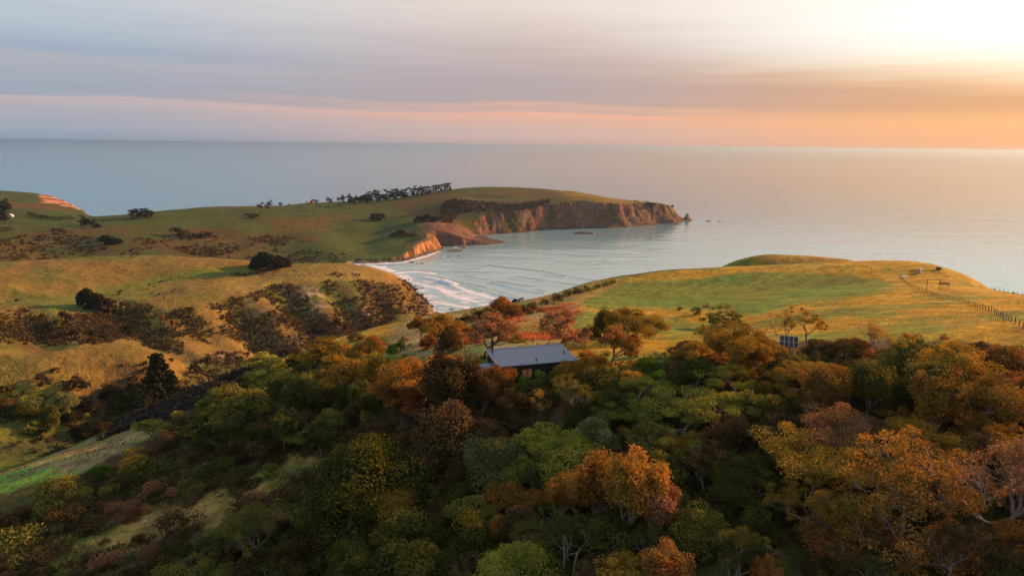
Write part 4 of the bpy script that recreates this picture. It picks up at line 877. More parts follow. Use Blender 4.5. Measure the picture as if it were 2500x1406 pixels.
# ------------------------------------------------------------------ trees and bushes of the far hills
NEAR_END = len(PLANTS)
def far(H, t0, t1, group, rows):
    for u, v, wp, kd, cl, ph, hs in rows: hero(u, v, wp, kd, cl, ph, hs, H, t0, t1, None, None, None, group)
far(H_left, 300, 1000, 'hill', [
 (632, 637, 40, 'macrocarpa', 'blackish green', 'dark windswept tree at the left end of the hilltop clump', .9), (655, 635, 54, 'macrocarpa', 'blackish green', 'largest dark windswept tree in the hilltop clump', .9), (680, 638, 42, 'macrocarpa', 'blackish green', 'dark windswept tree right of the largest in the hilltop clump', .85), (698, 641, 26, 'macrocarpa', 'blackish green', 'low dark tree ending the hilltop clump', .8),
 (214, 724, 46, 'macrocarpa', 'blackish green', 'dark tree with tall head in the hollow', 1.2), (240, 734, 52, 'macrocarpa', 'dusky brown', 'broad dusky tree in the hollow', 1.0), (264, 743, 44, 'macrocarpa', 'dusky brown', 'lower dusky tree in the hollow', .9), (287, 751, 28, 'farshrub', 'grey green', 'grey green bush ending the hollow clump', 1.0), (291, 713, 12, 'farshrub', 'olive green', 'small round bush above the hollow clump', 1.0),
 (390, 924, 58, 'conifer', 'blackish green', 'tallest dark conifer on the spur', .82), (416, 946, 44, 'conifer', 'blackish green', 'second dark conifer on the spur', .75), (372, 948, 40, 'conifer', 'blackish green', 'third dark conifer on the spur', .75),
 (345, 988, 70, 'tall', 'blackish green', 'black green tree at the foot of the conifers', .8), (300, 975, 60, 'lobed', 'dark green', 'dark tree left of the conifer foot', .9), (405, 985, 50, 'tall', 'blackish green', 'black green tree under the second conifer', .8), (275, 955, 46, 'lobed', 'dusky brown', 'dusky tree on the spur flank', .8),
 (150, 982, 60, 'lobed', 'grey green', 'grey green tree on the green flank', .9), (90, 990, 44, 'lobed', 'grey green', 'smaller grey green tree on the green flank', .9), (122, 1040, 44, 'tall', 'dark green', 'dark upright tree on the green flank', 1.1), (170, 1015, 34, 'lobed', 'blackish green', 'black bush on the green flank', .8), (60, 1060, 50, 'lobed', 'dark green', 'dark tree low on the green flank', .9), (20, 1050, 46, 'lobed', 'dark brown', 'dark tree at the picture edge on the green flank', .9), (205, 1050, 50, 'lobed', 'blackish green', 'black green tree by the stream', .8), (255, 1045, 44, 'lobed', 'dark brown', 'brown tree by the stream', .8), (225, 995, 36, 'lobed', 'dusky brown', 'dusky bush below the spur', .8),
 (395, 775, 8, 'plume', 'orange', 'small orange poplar standing among dark scrub', 1.6), (421, 786, 8, 'plume', 'orange', 'second small orange poplar among dark scrub', 1.6),
 (133, 903, 20, 'farshrub', 'dusky brown', 'lone brown bush on the dry spur', .8), (296, 892, 9, 'farshrub', 'dusky brown', 'tiny bush on the dry spur', .9), (352, 886, 13, 'farshrub', 'dusky brown', 'bush on the right end of the dry spur', .8), (418, 878, 13, 'farshrub', 'blackish green', 'dark bush on the skyline of the dry spur', .8), (351, 902, 18, 'farshrub', 'dusky brown', 'brown bush under the spur crest', .7),
 (110, 925, 34, 'farshrub', 'dusky brown', 'brown scrub bush at the left of the spur', .8), (180, 930, 50, 'farshrub', 'dusky brown', 'wide brown scrub bush on the spur', .7), (200, 935, 40, 'farshrub', 'dusky brown', 'second wide brown scrub bush on the spur', .7), (22, 945, 24, 'farshrub', 'olive green', 'olive bush at the left of the spur', .8), (105, 772, 22, 'farshrub', 'dusky brown', 'brown bush above the far gully', .8), (140, 785, 22, 'farshrub', 'dusky brown', 'second brown bush above the far gully', .8), (40, 733, 10, 'farshrub', 'dusky brown', 'lone bush in the dry field', .9)])
HT = [(635, 500, 15, 'stone_pine', 1.0), (647, 501, 6, 'stone_pine', 1.0), (659, 494, 12, 'stone_pine', 1.2), (654, 502, 8, 'far_pine', .8), (685, 498, 13, 'farshrub', .8), (706, 498, 7, 'farshrub', .8), (749, 494, 5, 'farshrub', 1.0), (761, 493, 13, 'farshrub', 1.0), (773, 491, 10, 'stone_pine', 1.0), (801, 486, 10, 'stone_pine', 1.3), (807, 490, 10, 'far_pine', .6), (824, 485, 5, 'stone_pine', 1.9), (829, 486, 7, 'stone_pine', 1.5), (837, 483, 12, 'stone_pine', 1.3), (852, 481, 14, 'stone_pine', 1.2), (860, 483, 8, 'stone_pine', 1.2), (869, 482, 8, 'stone_pine', 1.3),
      (858, 490, 16, 'macrocarpa', .8), (872, 486, 18, 'macrocarpa', .9), (884, 484, 20, 'macrocarpa', .9), (897, 480, 18, 'far_pine', .7), (908, 480, 18, 'far_pine', .7), (916, 474, 12, 'far_pine', 1.1), (923, 478, 14, 'far_pine', .9), (934, 476, 18, 'macrocarpa', 1.0), (946, 475, 18, 'far_pine', .8), (955, 473, 16, 'macrocarpa', 1.1), (966, 472, 18, 'far_pine', .8), (978, 470, 18, 'macrocarpa', 1.0), (990, 470, 18, 'far_pine', .8), (1005, 468, 14, 'far_pine', .9), (1011, 465, 12, 'far_pine', 1.0)] + \
     [(1019 + 5.6 * i, 467 - 0.86 * i, 9, 'far_pine', 1.25) for i in range(15)] + \
     [(8, 512, 22, 'far_pine', 1.2), (2, 500, 26, 'macrocarpa', .9), (14, 524, 12, 'far_pine', 1.2), (200, 533, 20, 'stone_pine', 1.0), (212, 541, 24, 'macrocarpa', 1.0), (226, 540, 14, 'stone_pine', 1.1), (236, 550, 18, 'macrocarpa', .8), (255, 580, 28, 'macrocarpa', .7), (276, 586, 28, 'macrocarpa', .8), (322, 520, 16, 'far_pine', .6), (334, 519, 18, 'far_pine', .6), (346, 518, 18, 'far_pine', .65), (358, 519, 18, 'far_pine', .6), (369, 521, 12, 'far_pine', .5),
      (918, 529, 28, 'macrocarpa', .9), (932, 526, 18, 'macrocarpa', .8), (1025, 533, 24, 'macrocarpa', .8), (1045, 530, 26, 'macrocarpa', .9), (1065, 533, 22, 'macrocarpa', .7), (440, 565, 36, 'farshrub', .6), (465, 572, 40, 'farshrub', .6), (495, 574, 40, 'farshrub', .55), (510, 572, 22, 'farshrub', .6), (620, 527, 30, 'farshrub', .5), (605, 524, 16, 'farshrub', .5), (1551, 491, 6, 'stone_pine', .9), (1557, 492, 5, 'stone_pine', .8), (1577, 491, 5, 'stone_pine', 1.0), (1585, 497, 16, 'macrocarpa', .6), (1597, 498, 10, 'macrocarpa', .6), (1641, 503, 8, 'macrocarpa', .8), (1490, 497, 12, 'farshrub', .5), (980, 568, 30, 'farshrub', .5), (1005, 571, 26, 'farshrub', .5), (960, 572, 22, 'farshrub', .5), (75, 520, 14, 'farshrub', .5)]
for u, v, wp, kd, hs in HT: hero(u, v, wp, kd, 'dusky brown' if kd == 'farshrub' and u not in (761,) else 'rust red' if u == 761 else 'blackish green', None, hs * (.72 if 'pine' in kd else .9), H_head, 1000, 2300, None, None, None, 'headland')

# shrubs on the hill across the stream: the largest one by one, the rest as one cover
rs = np.random.RandomState(77)
def scatter_stuff(name, pts, rad, rs, m, n=10, q=4, size=0.42, flat=0.75):
    """ground cover: many little leafy mounds in one mesh"""
    tv, tf, tt = [], [], []; b = 0
    temps = []
    for k in range(6):
        r2 = np.random.RandomState(900 + k); c = r2.normal(size=(n, 3)) * (0.42, 0.42, 0.22) + (0, 0, 0.35); temps.append(leaves(c, 0.32, q, size, flat, r2, 0.3, 0.4))
    for (x, y, z), r in zip(pts, rad):
        V_, F_, t_ = temps[rs.randint(6)]; a = rs.uniform(0, 6.28); ca, sa = math.cos(a), math.sin(a)
        W = V_ * r; tv.append(np.c_[W[:, 0] * ca - W[:, 1] * sa + x, W[:, 0] * sa + W[:, 1] * ca + y, W[:, 2] + z]); tf.append(F_ + b); tt.append(np.clip(t_ * 0.6 + rs.uniform(0, .5), 0, 1)); b += len(V_)
    o = bpy.data.objects.new(name, mesh_of(name, np.concatenate(tv), np.concatenate(tf), m, np.concatenate(tt))); C.objects.link(o); o['kind'] = 'stuff'; return o
X = rs.uniform(-620, -60, 60000); Y = rs.uniform(260, 800, 60000); Z = H_left(X, Y); U, Vv = uvp(np.c_[X, Y, Z])
ex = 3.0; gx = (H_left(X + ex, Y) - Z) / ex; gy = (H_left(X, Y + ex) - Z) / ex; st = 1 - 1 / np.sqrt(1 + gx * gx + gy * gy)
den = fbm(X, Y, 45, 4, 111) + sstep(0.10, 0.32, st) * 0.28 - 0.17
gul = np.full(len(X), 9e9)
for ln, wd, dp in GULLIES: gul = np.minimum(gul, seg_dist(X, Y, ln)[0] / wd)
den = den + 0.42 * np.exp(-gul ** 2)
pz = lambda poly: inside(U, Vv, np.array(poly, float))
bsp = pz([(-50, 835), (140, 845), (300, 835), (450, 870), (480, 915), (440, 935), (360, 930), (200, 925), (-50, 925)])
hot = pz([(680, 695), (800, 688), (960, 690), (1030, 740), (1050, 775), (900, 830), (740, 850), (640, 870), (590, 790), (560, 735)]) * 0.36 + pz([(-50, 760), (80, 770), (150, 860), (-50, 880)]) * 0.25 + pz([(330, 800), (480, 810), (560, 870), (470, 960), (350, 860)]) * 0.3
ok = (Vv > np.where(U > 560, 668, 742)) & (U > -40) & (U < 1060) & (den + hot + sstep(740, 840, Vv) * 0.06 > np.where(U < 560, 0.21, 0.15) + rs.uniform(-.04, .08, len(X)) - 0.03) & ~bsp & ~((Vv > 880) & (U < 260))
low = pz([(-50, 945), (60, 955), (200, 985), (330, 1000), (470, 960), (660, 880), (640, 850), (480, 870), (440, 935), (330, 1000), (480, 990), (350, 1085), (-50, 1140)]); ok |= low & (rs.rand(len(X)) < 0.35)
I = np.nonzero(ok)[0]; keep = []; tk = Taken()
cell = {}
for i in I:
    r = 1.0 + 2.4 * rs.rand() ** 2.2 + (0.8 if den[i] > .3 else 0); kx, ky = int(X[i] // 6), int(Y[i] // 6); bad = False
    for dx in (-1, 0, 1):
        for dy in (-1, 0, 1):
            for (x2, y2, r2) in cell.get((kx + dx, ky + dy), ()):
                if math.hypot(X[i] - x2, Y[i] - y2) < (r + r2) * 0.5: bad = True
    if bad: continue
    cell.setdefault((kx, ky), []).append((X[i], Y[i], r)); keep.append((X[i], Y[i], Z[i], r, U[i], Vv[i]))
keep.sort(key=lambda q: -q[3] / math.hypot(q[0], q[1]))
nbig = 0
big_, small_ = [], []
for q in keep: (big_ if len(big_) < 170 and q[3] > 1.6 else small_).append(q)
for x, y, z, r, u, v in big_:
    cl = ('dusky brown', 'dusky brown', 'dark brown', 'olive green', 'blackish green')[rs.randint(5)]
    put('farshrub', cl, np.array([x, y, z - 0.2]), r * 2, rs, None, rs.uniform(.7, 1.0), None, (u, v), None, None, 'hill')
small_ = small_[:3900]
scatter_stuff('scrub', [q[:3] for q in small_], [q[3] * 1.25 for q in small_], rs, LEAF['dusky brown'], 8, 6, 0.3)
print('hill scrub', len(big_), len(small_))
# dark scrub that falls to the stream on the near side
X = rs.uniform(-260, 0, 30000); Y = rs.uniform(150, 470, 30000); Z = H_near(X, Y); U, Vv = uvp(np.c_[X, Y, Z])
ok = pz([(250, 1075), (372, 1026), (420, 1030), (470, 1000), (560, 945), (650, 895), (745, 845), (870, 808), (1000, 768), (1060, 762), (900, 790), (740, 830), (640, 875), (540, 900), (440, 950), (320, 1010)]) & (np.hypot(X, Y) > 166) & (fbm(X, Y, 20, 3, 191) > -0.4)
I = np.nonzero(ok)[0][:2000]; scatter_stuff('stream_scrub', np.c_[X, Y, Z][I], rs.uniform(1.2, 2.8, len(I)), rs, leaf_material('leaf_grey_scrub', (0.026, 0.022, 0.018), (0.07, 0.058, 0.045), 0.2), 8, 5, 0.34)
# headland scrub, the pine wood over the cliffs
X = rs.uniform(-900, 500, 160000); Y = rs.uniform(900, 1800, 160000); U0 = np.arctan2(X, Y)
Z = H_head(X, Y); U, Vv = uvp(np.c_[X, Y, Z]); sd = coast_s(X, Y)
wood = pz([(1078, 545), (1075, 520), (1082, 496), (1110, 488), (1180, 494), (1250, 500), (1340, 488), (1345, 496), (1300, 508), (1230, 520), (1160, 515), (1120, 520), (1105, 545)]) & (Z > 8) & (sd > 12)
I = np.nonzero(wood)[0][:520]; scatter_stuff('pine_wood', np.c_[X, Y, Z][I], rs.uniform(2.8, 4.8, len(I)), rs, LEAF['dusky brown'], 9, 5, 0.36, 1.2)
sc = (fbm(X, Y, 70, 4, 155) + sstep(540, 640, Vv) * 0.10 > 0.24 + rs.uniform(-.05, .25, len(X))) & (U < 800) & (Vv > 575) & (sd > 15) & (Z > 3)
sc |= (pz([(-20, 590), (60, 575), (130, 600), (140, 632), (-20, 650)]) | pz([(120, 555), (200, 575), (240, 610), (220, 632), (150, 620)])) & (rs.rand(len(X)) < 0.5) & (Z > 3)
sc |= pz([(690, 612), (760, 612), (850, 622), (870, 640), (700, 642)]) & (rs.rand(len(X)) < .4) & (Z > 2.5)
I = np.nonzero(sc)[0][:900]; scatter_stuff('headland_scrub', np.c_[X, Y, Z][I], rs.uniform(1.8, 4.2, len(I)), rs, LEAF['dusky brown'], 8, 4, 0.42)

# two clipped shelter hedges
def hedge(pts, w_, h_, lab):
    q = [solve(u, v, 1e-3, 0, H_head, 1000, 2300)[0] for u, v in pts]; P_ = []
    for a, b in zip(q[:-1], q[1:]):
        n_ = max(1, int(np.hypot(*(b - a)[:2]) / 2.2)); P_ += [a + (b - a) * i / n_ for i in range(n_)]
    P_ = np.array(P_); P_[:, 2] = H_head(P_[:, 0], P_[:, 1]); c_ = np.concatenate([P_ + (0, 0, h_ * .3), P_ + (0, 0, h_ * .75)])
    V_, F_, t_ = leaves(c_, w_ * .55, 9, 1.3, 0.7, rs, .3, .4)
    o = bpy.data.objects.new('hedge', mesh_of('hedge', V_, F_, LEAF['blackish green'], t_)); C.objects.link(o); o['category'] = 'hedge'; o['label'] = lab; o['group'] = 'shelter hedges on the far farm'
hedge([(70, 527), (95, 532), (120, 537), (145, 538), (178, 534)], 6, 7, 'long curved dark shelter hedge across the far green field')
hedge([(-30, 567), (0, 567), (33, 563)], 6, 7, 'short straight dark hedge at the lower edge of the far field')

# ------------------------------------------------------------------ grass tufts and undergrowth of the near hill
def tufts(name, sel, n, m, hmin, hmax):
    I = np.nonzero(sel)[0][:n]; P_ = np.c_[GX[I], GY[I], GZ[I]]; k = len(I); Vs, Fs = [], []
    V_ = np.zeros((k, 4, 3, 3)); 
    for b in range(4):
        a = rs.uniform(0, 6.283, k); l = rs.uniform(.05, .4, k); hh = rs.uniform(hmin, hmax, k); wv = hh * .28
        o_ = np.c_[np.cos(a), np.sin(a), np.zeros(k)]; s_ = np.c_[-np.sin(a), np.cos(a), np.zeros(k)]
        V_[:, b, 0] = P_ - s_ * wv[:, None] + o_ * .05 - (0, 0, .05); V_[:, b, 1] = P_ + s_ * wv[:, None] + o_ * .05 - (0, 0, .05); V_[:, b, 2] = P_ + o_ * (l * hh * 1.4)[:, None] + np.c_[np.zeros(k), np.zeros(k), hh]
    V_ = V_.reshape(-1, 3); F_ = np.arange(len(V_)).reshape(-1, 3); t_ = np.repeat(np.clip(fbm(P_[:, 0], P_[:, 1], 14, 3, 301) + .5 + rs.normal(size=k) * .15, 0, 1), 12)
    o = bpy.data.objects.new(name, mesh_of(name, V_, F_, m, t_)); C.objects.link(o); o['kind'] = 'stuff'; return o
def at_tuft(R): pass
GX = np.concatenate([rs.uniform(-160, 220, 220000), rs.uniform(-110, 0, 30000)]); GY = np.concatenate([rs.uniform(60, 330, 220000), rs.uniform(60, 150, 30000)]); GZ = H_near(GX, GY); U, Vv = uvp(np.c_[GX, GY, GZ])
G_MEAD = leaf_material('grass_meadow', (0.12, 0.105, 0.012), (0.38, 0.22, 0.018), .4); G_ROUGH = leaf_material('grass_rough', (0.12, 0.11, 0.04), (0.36, 0.24, 0.11), .4); G_FERN = leaf_material('bracken', (0.16, 0.05, 0.02), (0.42, 0.14, 0.06), .4)
mea = pz([(1430, 756), (1700, 762), (1840, 770), (1950, 742), (2190, 702), (2500, 722), (2560, 760), (2560, 850), (2490, 845), (2200, 830), (1980, 828), (1700, 850), (1480, 870), (1400, 835), (1400, 775)]) & (fbm(GX, GY, 10, 3, 303) > -.1)
tufts('meadow_grass', mea, 13000, G_MEAD, .08, .22)
rou = (pz([(1000, 770), (1130, 752), (1345, 712), (1420, 748), (1380, 800), (1400, 840), (1560, 905), (1440, 900), (1395, 840), (1180, 845), (1170, 920), (1060, 900), (985, 885), (960, 860), (880, 850)]) | pz([(150, 1390), (330, 1330), (620, 1290), (800, 1180), (810, 1110), (690, 1110), (560, 1170), (430, 1230), (0, 1350)]) | pz([(-30, 1128), (180, 1095), (360, 1035), (430, 1020), (330, 1085), (200, 1140), (-30, 1215)])) & (fbm(GX, GY, 6, 3, 305) > -.15)
tufts('rough_grass', rou, 14000, G_ROUGH, .15, .45)
fer = pz([(1240, 812), (1420, 806), (1425, 822), (1330, 832), (1240, 830)]) | pz([(1120, 800), (1180, 800), (1175, 838), (1130, 842)]) | (pz([(1355, 738), (1425, 743), (1420, 760), (1395, 800), (1365, 800), (1370, 765)]) & (fbm(GX, GY, 7, 3, 307) > .15)) | pz([(1470, 885), (1560, 880), (1550, 905), (1470, 905)]) | (pz([(1230, 752), (1400, 748), (1360, 800), (1240, 800)]) & (fbm(GX, GY, 7, 3, 307) > .12))
tufts('bracken', fer, 4000, G_FERN, .25, .6)
und = (inside(U, Vv, _wa) & ~inside(U, Vv, np.array(CABIN_P, float)))
I = np.nonzero(und)[0][:1900]; scatter_stuff('undergrowth', np.c_[GX, GY, GZ][I], rs.uniform(.9, 2.0, len(I)), rs, leaf_material('leaf_undergrowth', (0.02, 0.022, 0.009), (0.07, 0.062, 0.022), .3), 10, 4, .26)
und = inside(U, Vv, _sa) & ~inside(U, Vv, _cl); I = np.nonzero(und)[0][:700]; scatter_stuff('heath', np.c_[GX, GY, GZ][I], rs.uniform(.4, 1.0, len(I)), rs, leaf_material('leaf_heath', (0.03, 0.022, 0.012), (0.10, 0.066, 0.032), .3), 8, 4, .3)

# pale stones in the clearing
def rock_mesh(seed, sub=2, rough=0.28):
    bm = bmesh.new(); bmesh.ops.create_icosphere(bm, subdivisions=sub, radius=1.0); r2 = np.random.RandomState(seed); o_ = r2.uniform(0, 50, 3)
    for v_ in bm.verts:
        p = np.array(v_.co); k = 1 + rough * 2 * float(fbm(np.array([p[0] * 10 + o_[0] + p[2] * 7]), np.array([p[1] * 10 + o_[1] - p[2] * 4]), 9, 3, seed)[0]); v_.co = Vector(p * k)
    me = bpy.data.meshes.new('rock'); bm.to_mesh(me); bm.free(); return me
STONE = plain('lichen_stone', (0.34, 0.33, 0.32), .95, 0, .1, .35, 3.0); WETROCK = plain('wet_dark_rock', (0.085, 0.058, 0.048), .7, 0, .3, .4, .3); ROCKM = [rock_mesh(i) for i in range(4)]
for me in ROCKM: me.materials.append(STONE)
for i, (u, v, wp, rel) in enumerate([(590, 1217, 16, 'largest pale lichen stone on the grassy clearing'), (657, 1197, 6, 'small pale stone on the upper clearing'), (700, 1250, 14, 'pale stone beside the little green bush'), (352, 1270, 12, 'pale stone at the left part of the clearing'), (745, 1250, 8, 'pale stone near the dark giant tree'), (225, 1240, 7, 'small pale stone between shrubs on the left clearing'), (845, 1328, 22, 'grey boulder in the dark scrub under the bare tree'), (870, 1365, 18, 'grey boulder lowest in the dark scrub'), (400, 1200, 7, 'small pale stone above the long dark shrub'), (530, 1205, 6, 'pale stone left of the largest one'), (640, 1220, 5, 'tiny pale stone right of the largest one')]):
    p, wd = solve(u, v, wp, .2, H_near, 35, 300); o = bpy.data.objects.new('rock', ROCKM[i % 4]); C.objects.link(o); o.location = p; o.scale = (wd * .5, wd * .42, wd * .3); o.rotation_euler = (0, 0, i * 1.3); o['label'] = rel; o['category'] = 'rock'; o['group'] = 'pale stones on the hillside'
p, wd = solve(684, 1231, 30, .4, H_near, 35, 300); put('ball', 'bright green', p, wd, rs, 'single small bright green bush on the clearing', .9, None, (684, 1231))

OUTM = [rock_mesh(40 + i, 3, .6) for i in range(4)]; _om = plain('grey_outcrop', (0.17, 0.13, 0.105), .95, 0, .1, .5, .5)
for me in OUTM: me.materials.append(_om)
# rock outcrops in the scrub of the bluff
for i, (u, v, wp, rel) in enumerate([(722, 712, 22, 'upper grey outcrop at the top of the bluff scrub'), (748, 722, 26, 'broad grey outcrop under the upper one on the bluff'), (716, 756, 24, 'grey outcrop lower down the bluff'), (742, 752, 20, 'jagged grey outcrop beside the lower one on the bluff'), (770, 708, 14, 'small outcrop right of the upper one'), (905, 762, 16, 'pale outcrop on the seaward bluff'), (925, 752, 12, 'small pale outcrop on the seaward bluff'), (540, 868, 24, 'grey crag above the stream'), (562, 876, 22, 'second grey crag above the stream'), (585, 872, 14, 'small crag above the stream'), (735, 825, 16, 'outcrop near the foot of the gully'), (765, 818, 14, 'outcrop right of the gully foot'), (1040, 745, 14, 'orange lit rock near the toe of the bluff'), (690, 705, 12, 'rock at the left rim of the bluff scrub')]):
    p, wd = solve(u, v, wp, .1, H_left, 300, 1000); me = OUTM[i % 4]; o = bpy.data.objects.new('rock_outcrop', me); C.objects.link(o); o.location = (p[0], p[1], p[2] - wd * .05); o.scale = (wd * .55, wd * .3, wd * .22); o.rotation_euler = (.4, .2 * (i % 3), i * 1.1); o['label'] = rel; o['category'] = 'rock'; o['group'] = 'rock outcrops across the stream'

# rocks in the sea
for i, (u, v, wp, hh, lab) in enumerate([(1430, 570, 52, .22, 'long flat reef lying in the bay under the cliffs'), (1462, 571, 20, .15, 'low end of the long reef in the bay'), (1730, 540, 12, .3, 'small dark rock awash off the headland point'), (1757, 541, 9, .25, 'smallest rock farther off the headland point'), (1672, 536, 30, .22, 'jagged rock shelf at the headland point'), (1660, 532, 20, .2, 'flat rock behind the headland point shelf'), (1640, 546, 26, .18, 'rock shelf in front of the headland point'), (1134, 604.5, 16, .35, 'rounded dark rock in the small cove'), (1115, 612, 40, .1, 'thin rock ledge reaching out from the orange cliff'), (1095, 627, 9, .4, 'dark rock off the orange cliff'), (1117, 626, 5, .4, 'twin rock with foam off the orange cliff'), (1122, 625, 5, .5, 'pointed twin rock off the orange cliff'), (1030, 643.5, 10, .4, 'dark rock in the foam under the orange cliff'), (1018, 643.5, 8, .4, 'black rock in the wash under the orange cliff'), (1006, 640, 11, .35, 'rock at the foot of the orange cliff'), (1059, 643, 4, .4, 'tiny rock in the bay'), (1266, 594, 6, .3, 'small rock off the spit'), (1225, 592, 30, .14, 'dark tip of the rocky spit'),
        (1048, 734, 22, .14, 'flat rock ledge in the surf by the bluff'), (1069, 766, 22, .25, 'dark rocks at the stream mouth'), (1104, 755, 14, .12, 'thin rock bar in the surf'), (1050, 754, 9, .4, 'rock at the toe of the bluff'), (1069, 750, 4, .4, 'tiny rock in the surf'), (1062, 732, 5, .3, 'little rock beside the surf ledge')]):
    p = Pz(u, v, 0.0); wd = wp * (np.linalg.norm(p - CAM)) / FPX; me = ROCKM[i % 4].copy(); me.materials.clear(); me.materials.append(WETROCK); o = bpy.data.objects.new('sea_rock', me); C.objects.link(o); o.location = p; o.scale = (wd * .5, wd * .5 * min(1, .5 + i % 3 * .25), max(.5, wd * hh * .5)); o['label'] = lab; o['category'] = 'rock'; o['group'] = 'rocks in the bay'

# ------------------------------------------------------------------ the cabin
TH = math.radians(17.0); EX = np.array([math.cos(TH), math.sin(TH), 0]); EY = np.array([-math.sin(TH), math.cos(TH), 0])
GZc = 148.3
FL = Pz(1216.6, 896, GZc + 2.75); FL = np.array([FL[0], FL[1], GZc])                  # ground point under the front left roof corner
LR, WR, Z0, Z1 = 13.4, 8.0, 2.75, 3.2
cabin = bpy.data.objects.new('cabin', None); C.objects.link(cabin); cabin.location = FL; cabin.rotation_euler = (0, 0, TH)
cabin['label'] = 'low black cabin with blue grey ribbed roof among trees'; cabin['category'] = 'cabin'
DARK = plain('black_stained_cladding', (0.018, 0.017, 0.018), .6, 0, .35, .25, 3.0); STEEL = plain('blue_grey_roof_steel', (0.105, 0.150, 0.222), .38, .2, .5, .12, 1.3); BLACK = plain('black_steel', (0.012, 0.012, 0.013), .45, .2, .4)
TAN = plain('tan_pane', (0.42, 0.19, 0.085), .35, 0, .5, .25, 1.5); DGLASS = plain('dark_window_glass', (0.05, 0.06, 0.07), .08, 0, .6); TIMBER = plain('weathered_timber', (0.10, 0.075, 0.055), .9, 0, .1, .3, 3.0); GREYT = plain('grey_timber', (0.13, 0.11, 0.09), .9, 0, .1, .3, 3.0); WHITE = plain('white_paint', (0.75, 0.74, 0.72), .6)
def part(name, parent, boxes, m, bev=0.0):
    """one mesh part made of axis-aligned boxes in the parent's frame"""
    bm = bmesh.new()
    for x0, x1, y0, y1, z0, z1 in boxes:
        vs = [bm.verts.new(c) for c in ((x0, y0, z0), (x1, y0, z0), (x1, y1, z0), (x0, y1, z0), (x0, y0, z1), (x1, y0, z1), (x1, y1, z1), (x0, y1, z1))]
        for f in ((0, 3, 2, 1), (4, 5, 6, 7), (0, 1, 5, 4), (1, 2, 6, 5), (2, 3, 7, 6), (3, 0, 4, 7)): bm.faces.new([vs[i] for i in f])
    if bev: bmesh.ops.bevel(bm, geom=bm.edges[:], offset=bev, segments=1, affect='EDGES')
    me = bpy.data.meshes.new(name); bm.to_mesh(me); bm.free(); me.materials.append(m); o = bpy.data.objects.new(name, me); C.objects.link(o); o.parent = parent; return o
def wall(name, parent, a, b, za, zb, t_, batt, m):
    """upright wall panel from a to b (plan) with top heights za, zb and vertical cover battens"""
    a = np.array(a, float); b = np.array(b, float); d = (b - a); ln = np.hypot(*d); d /= ln; n = np.array([d[1], -d[0]]); vs, fs = [], []
    def slab(s0, s1, o0, o1, k0, k1):
        i0 = len(vs)
        for s_, k_ in ((s0, k0), (s1, k1)):
            for o_ in (o0, o1):
                q = a + d * s_ + n * o_; vs.append((q[0], q[1], -.6)); vs.append((q[0], q[1], k_))
        fs.extend([tuple(i0 + j for j in f) for f in ((0, 1, 5, 4), (2, 6, 7, 3), (0, 2, 3, 1), (4, 5, 7, 6), (1, 3, 7, 5), (0, 4, 6, 2))])
    slab(0, ln, -t_, 0, za, zb); k = int(ln / batt)
    for i in range(1, k): s_ = i * batt; zz = za + (zb - za) * s_ / ln; slab(s_ - .02, s_ + .02, .0, .022, zz - .03, zz - .03)
    return link(name, vs, fs, m, parent)
OV = 0.3
wall('wall', cabin, (OV, OV), (LR - OV, OV), Z0 - .12, Z0 - .12, .15, .22, DARK); wall('wall', cabin, (OV, WR - OV), (OV, OV), Z1 - .12, Z0 - .12, .15, .22, DARK); wall('wall', cabin, (LR - OV, OV), (LR - OV, WR - OV), Z0 - .12, Z1 - .12, .15, .22, DARK); wall('wall', cabin, (LR - OV, WR - OV), (OV, WR - OV), Z1 - .12, Z1 - .12, .15, .22, DARK)
def ribbed(name, parent, x0, x1, y0, y1, z0, z1, pitch, rib, m, thick=0.05):
    xs, hs = [], []; n = max(1, round((x1 - x0) / pitch)); pt = (x1 - x0) / n
    for i in range(n):
        b = x0 + i * pt
        for fx, h_ in ((0, 0), (.58, 0), (.68, rib), (.88, rib)): xs.append(b + fx * pt); hs.append(h_)
    xs.append(x1); hs.append(0); vs, fs = [], []; k = len(xs)
    for y_, z_ in ((y0, z0), (y1, z1)):
        for x_, h_ in zip(xs, hs): vs.append((x_, y_, z_ + h_))
    for y_, z_ in ((y0, z0), (y1, z1)):
        for x_, h_ in zip(xs, hs): vs.append((x_, y_, z_ - thick))
    for i in range(k - 1): fs += [(i, i + 1, k + i + 1, k + i), (2 * k + i, 3 * k + i, 3 * k + i + 1, 2 * k + i + 1), (i, 2 * k + i, 2 * k + i + 1, i + 1), (k + i, k + i + 1, 3 * k + i + 1, 3 * k + i)]
    fs += [(0, k, 3 * k, 2 * k), (k - 1, 3 * k - 1, 4 * k - 1, 2 * k - 1)]
    return link(name, vs, fs, m, parent)
roof = ribbed('roof', cabin, 0, LR, 0, WR, Z0, Z1, .31, .055, STEEL)
vs = []
def slanted(name, parent, x0, x1, m, dz0, dz1):
    s_ = (Z1 - Z0) / WR; y0, y1 = -.03, WR + .03; q = [(x0, y0, Z0 + dz0), (x1, y0, Z0 + dz0), (x1, y1, Z0 + s_ * y1 + dz0), (x0, y1, Z0 + s_ * y1 + dz0)]; q += [(a, b, c + dz1 - dz0) for a, b, c in q]
    return link(name, q, [(0, 3, 2, 1), (4, 5, 6, 7), (0, 1, 5, 4), (1, 2, 6, 5), (2, 3, 7, 6), (3, 0, 4, 7)], m, parent)
slanted('barge_board', cabin, -.06, .1, STEEL, -.2, .08); slanted('barge_board', cabin, LR - .1, LR + .06, STEEL, -.2, .08)
part('ridge_flashing', cabin, [(.1, LR - .1, WR - .16, WR + .04, Z1 - .16, Z1 + .08)], STEEL); part('gutter', cabin, [(.1, LR - .1, -.14, -.005, Z0 - .14, Z0 - .03)], BLACK)
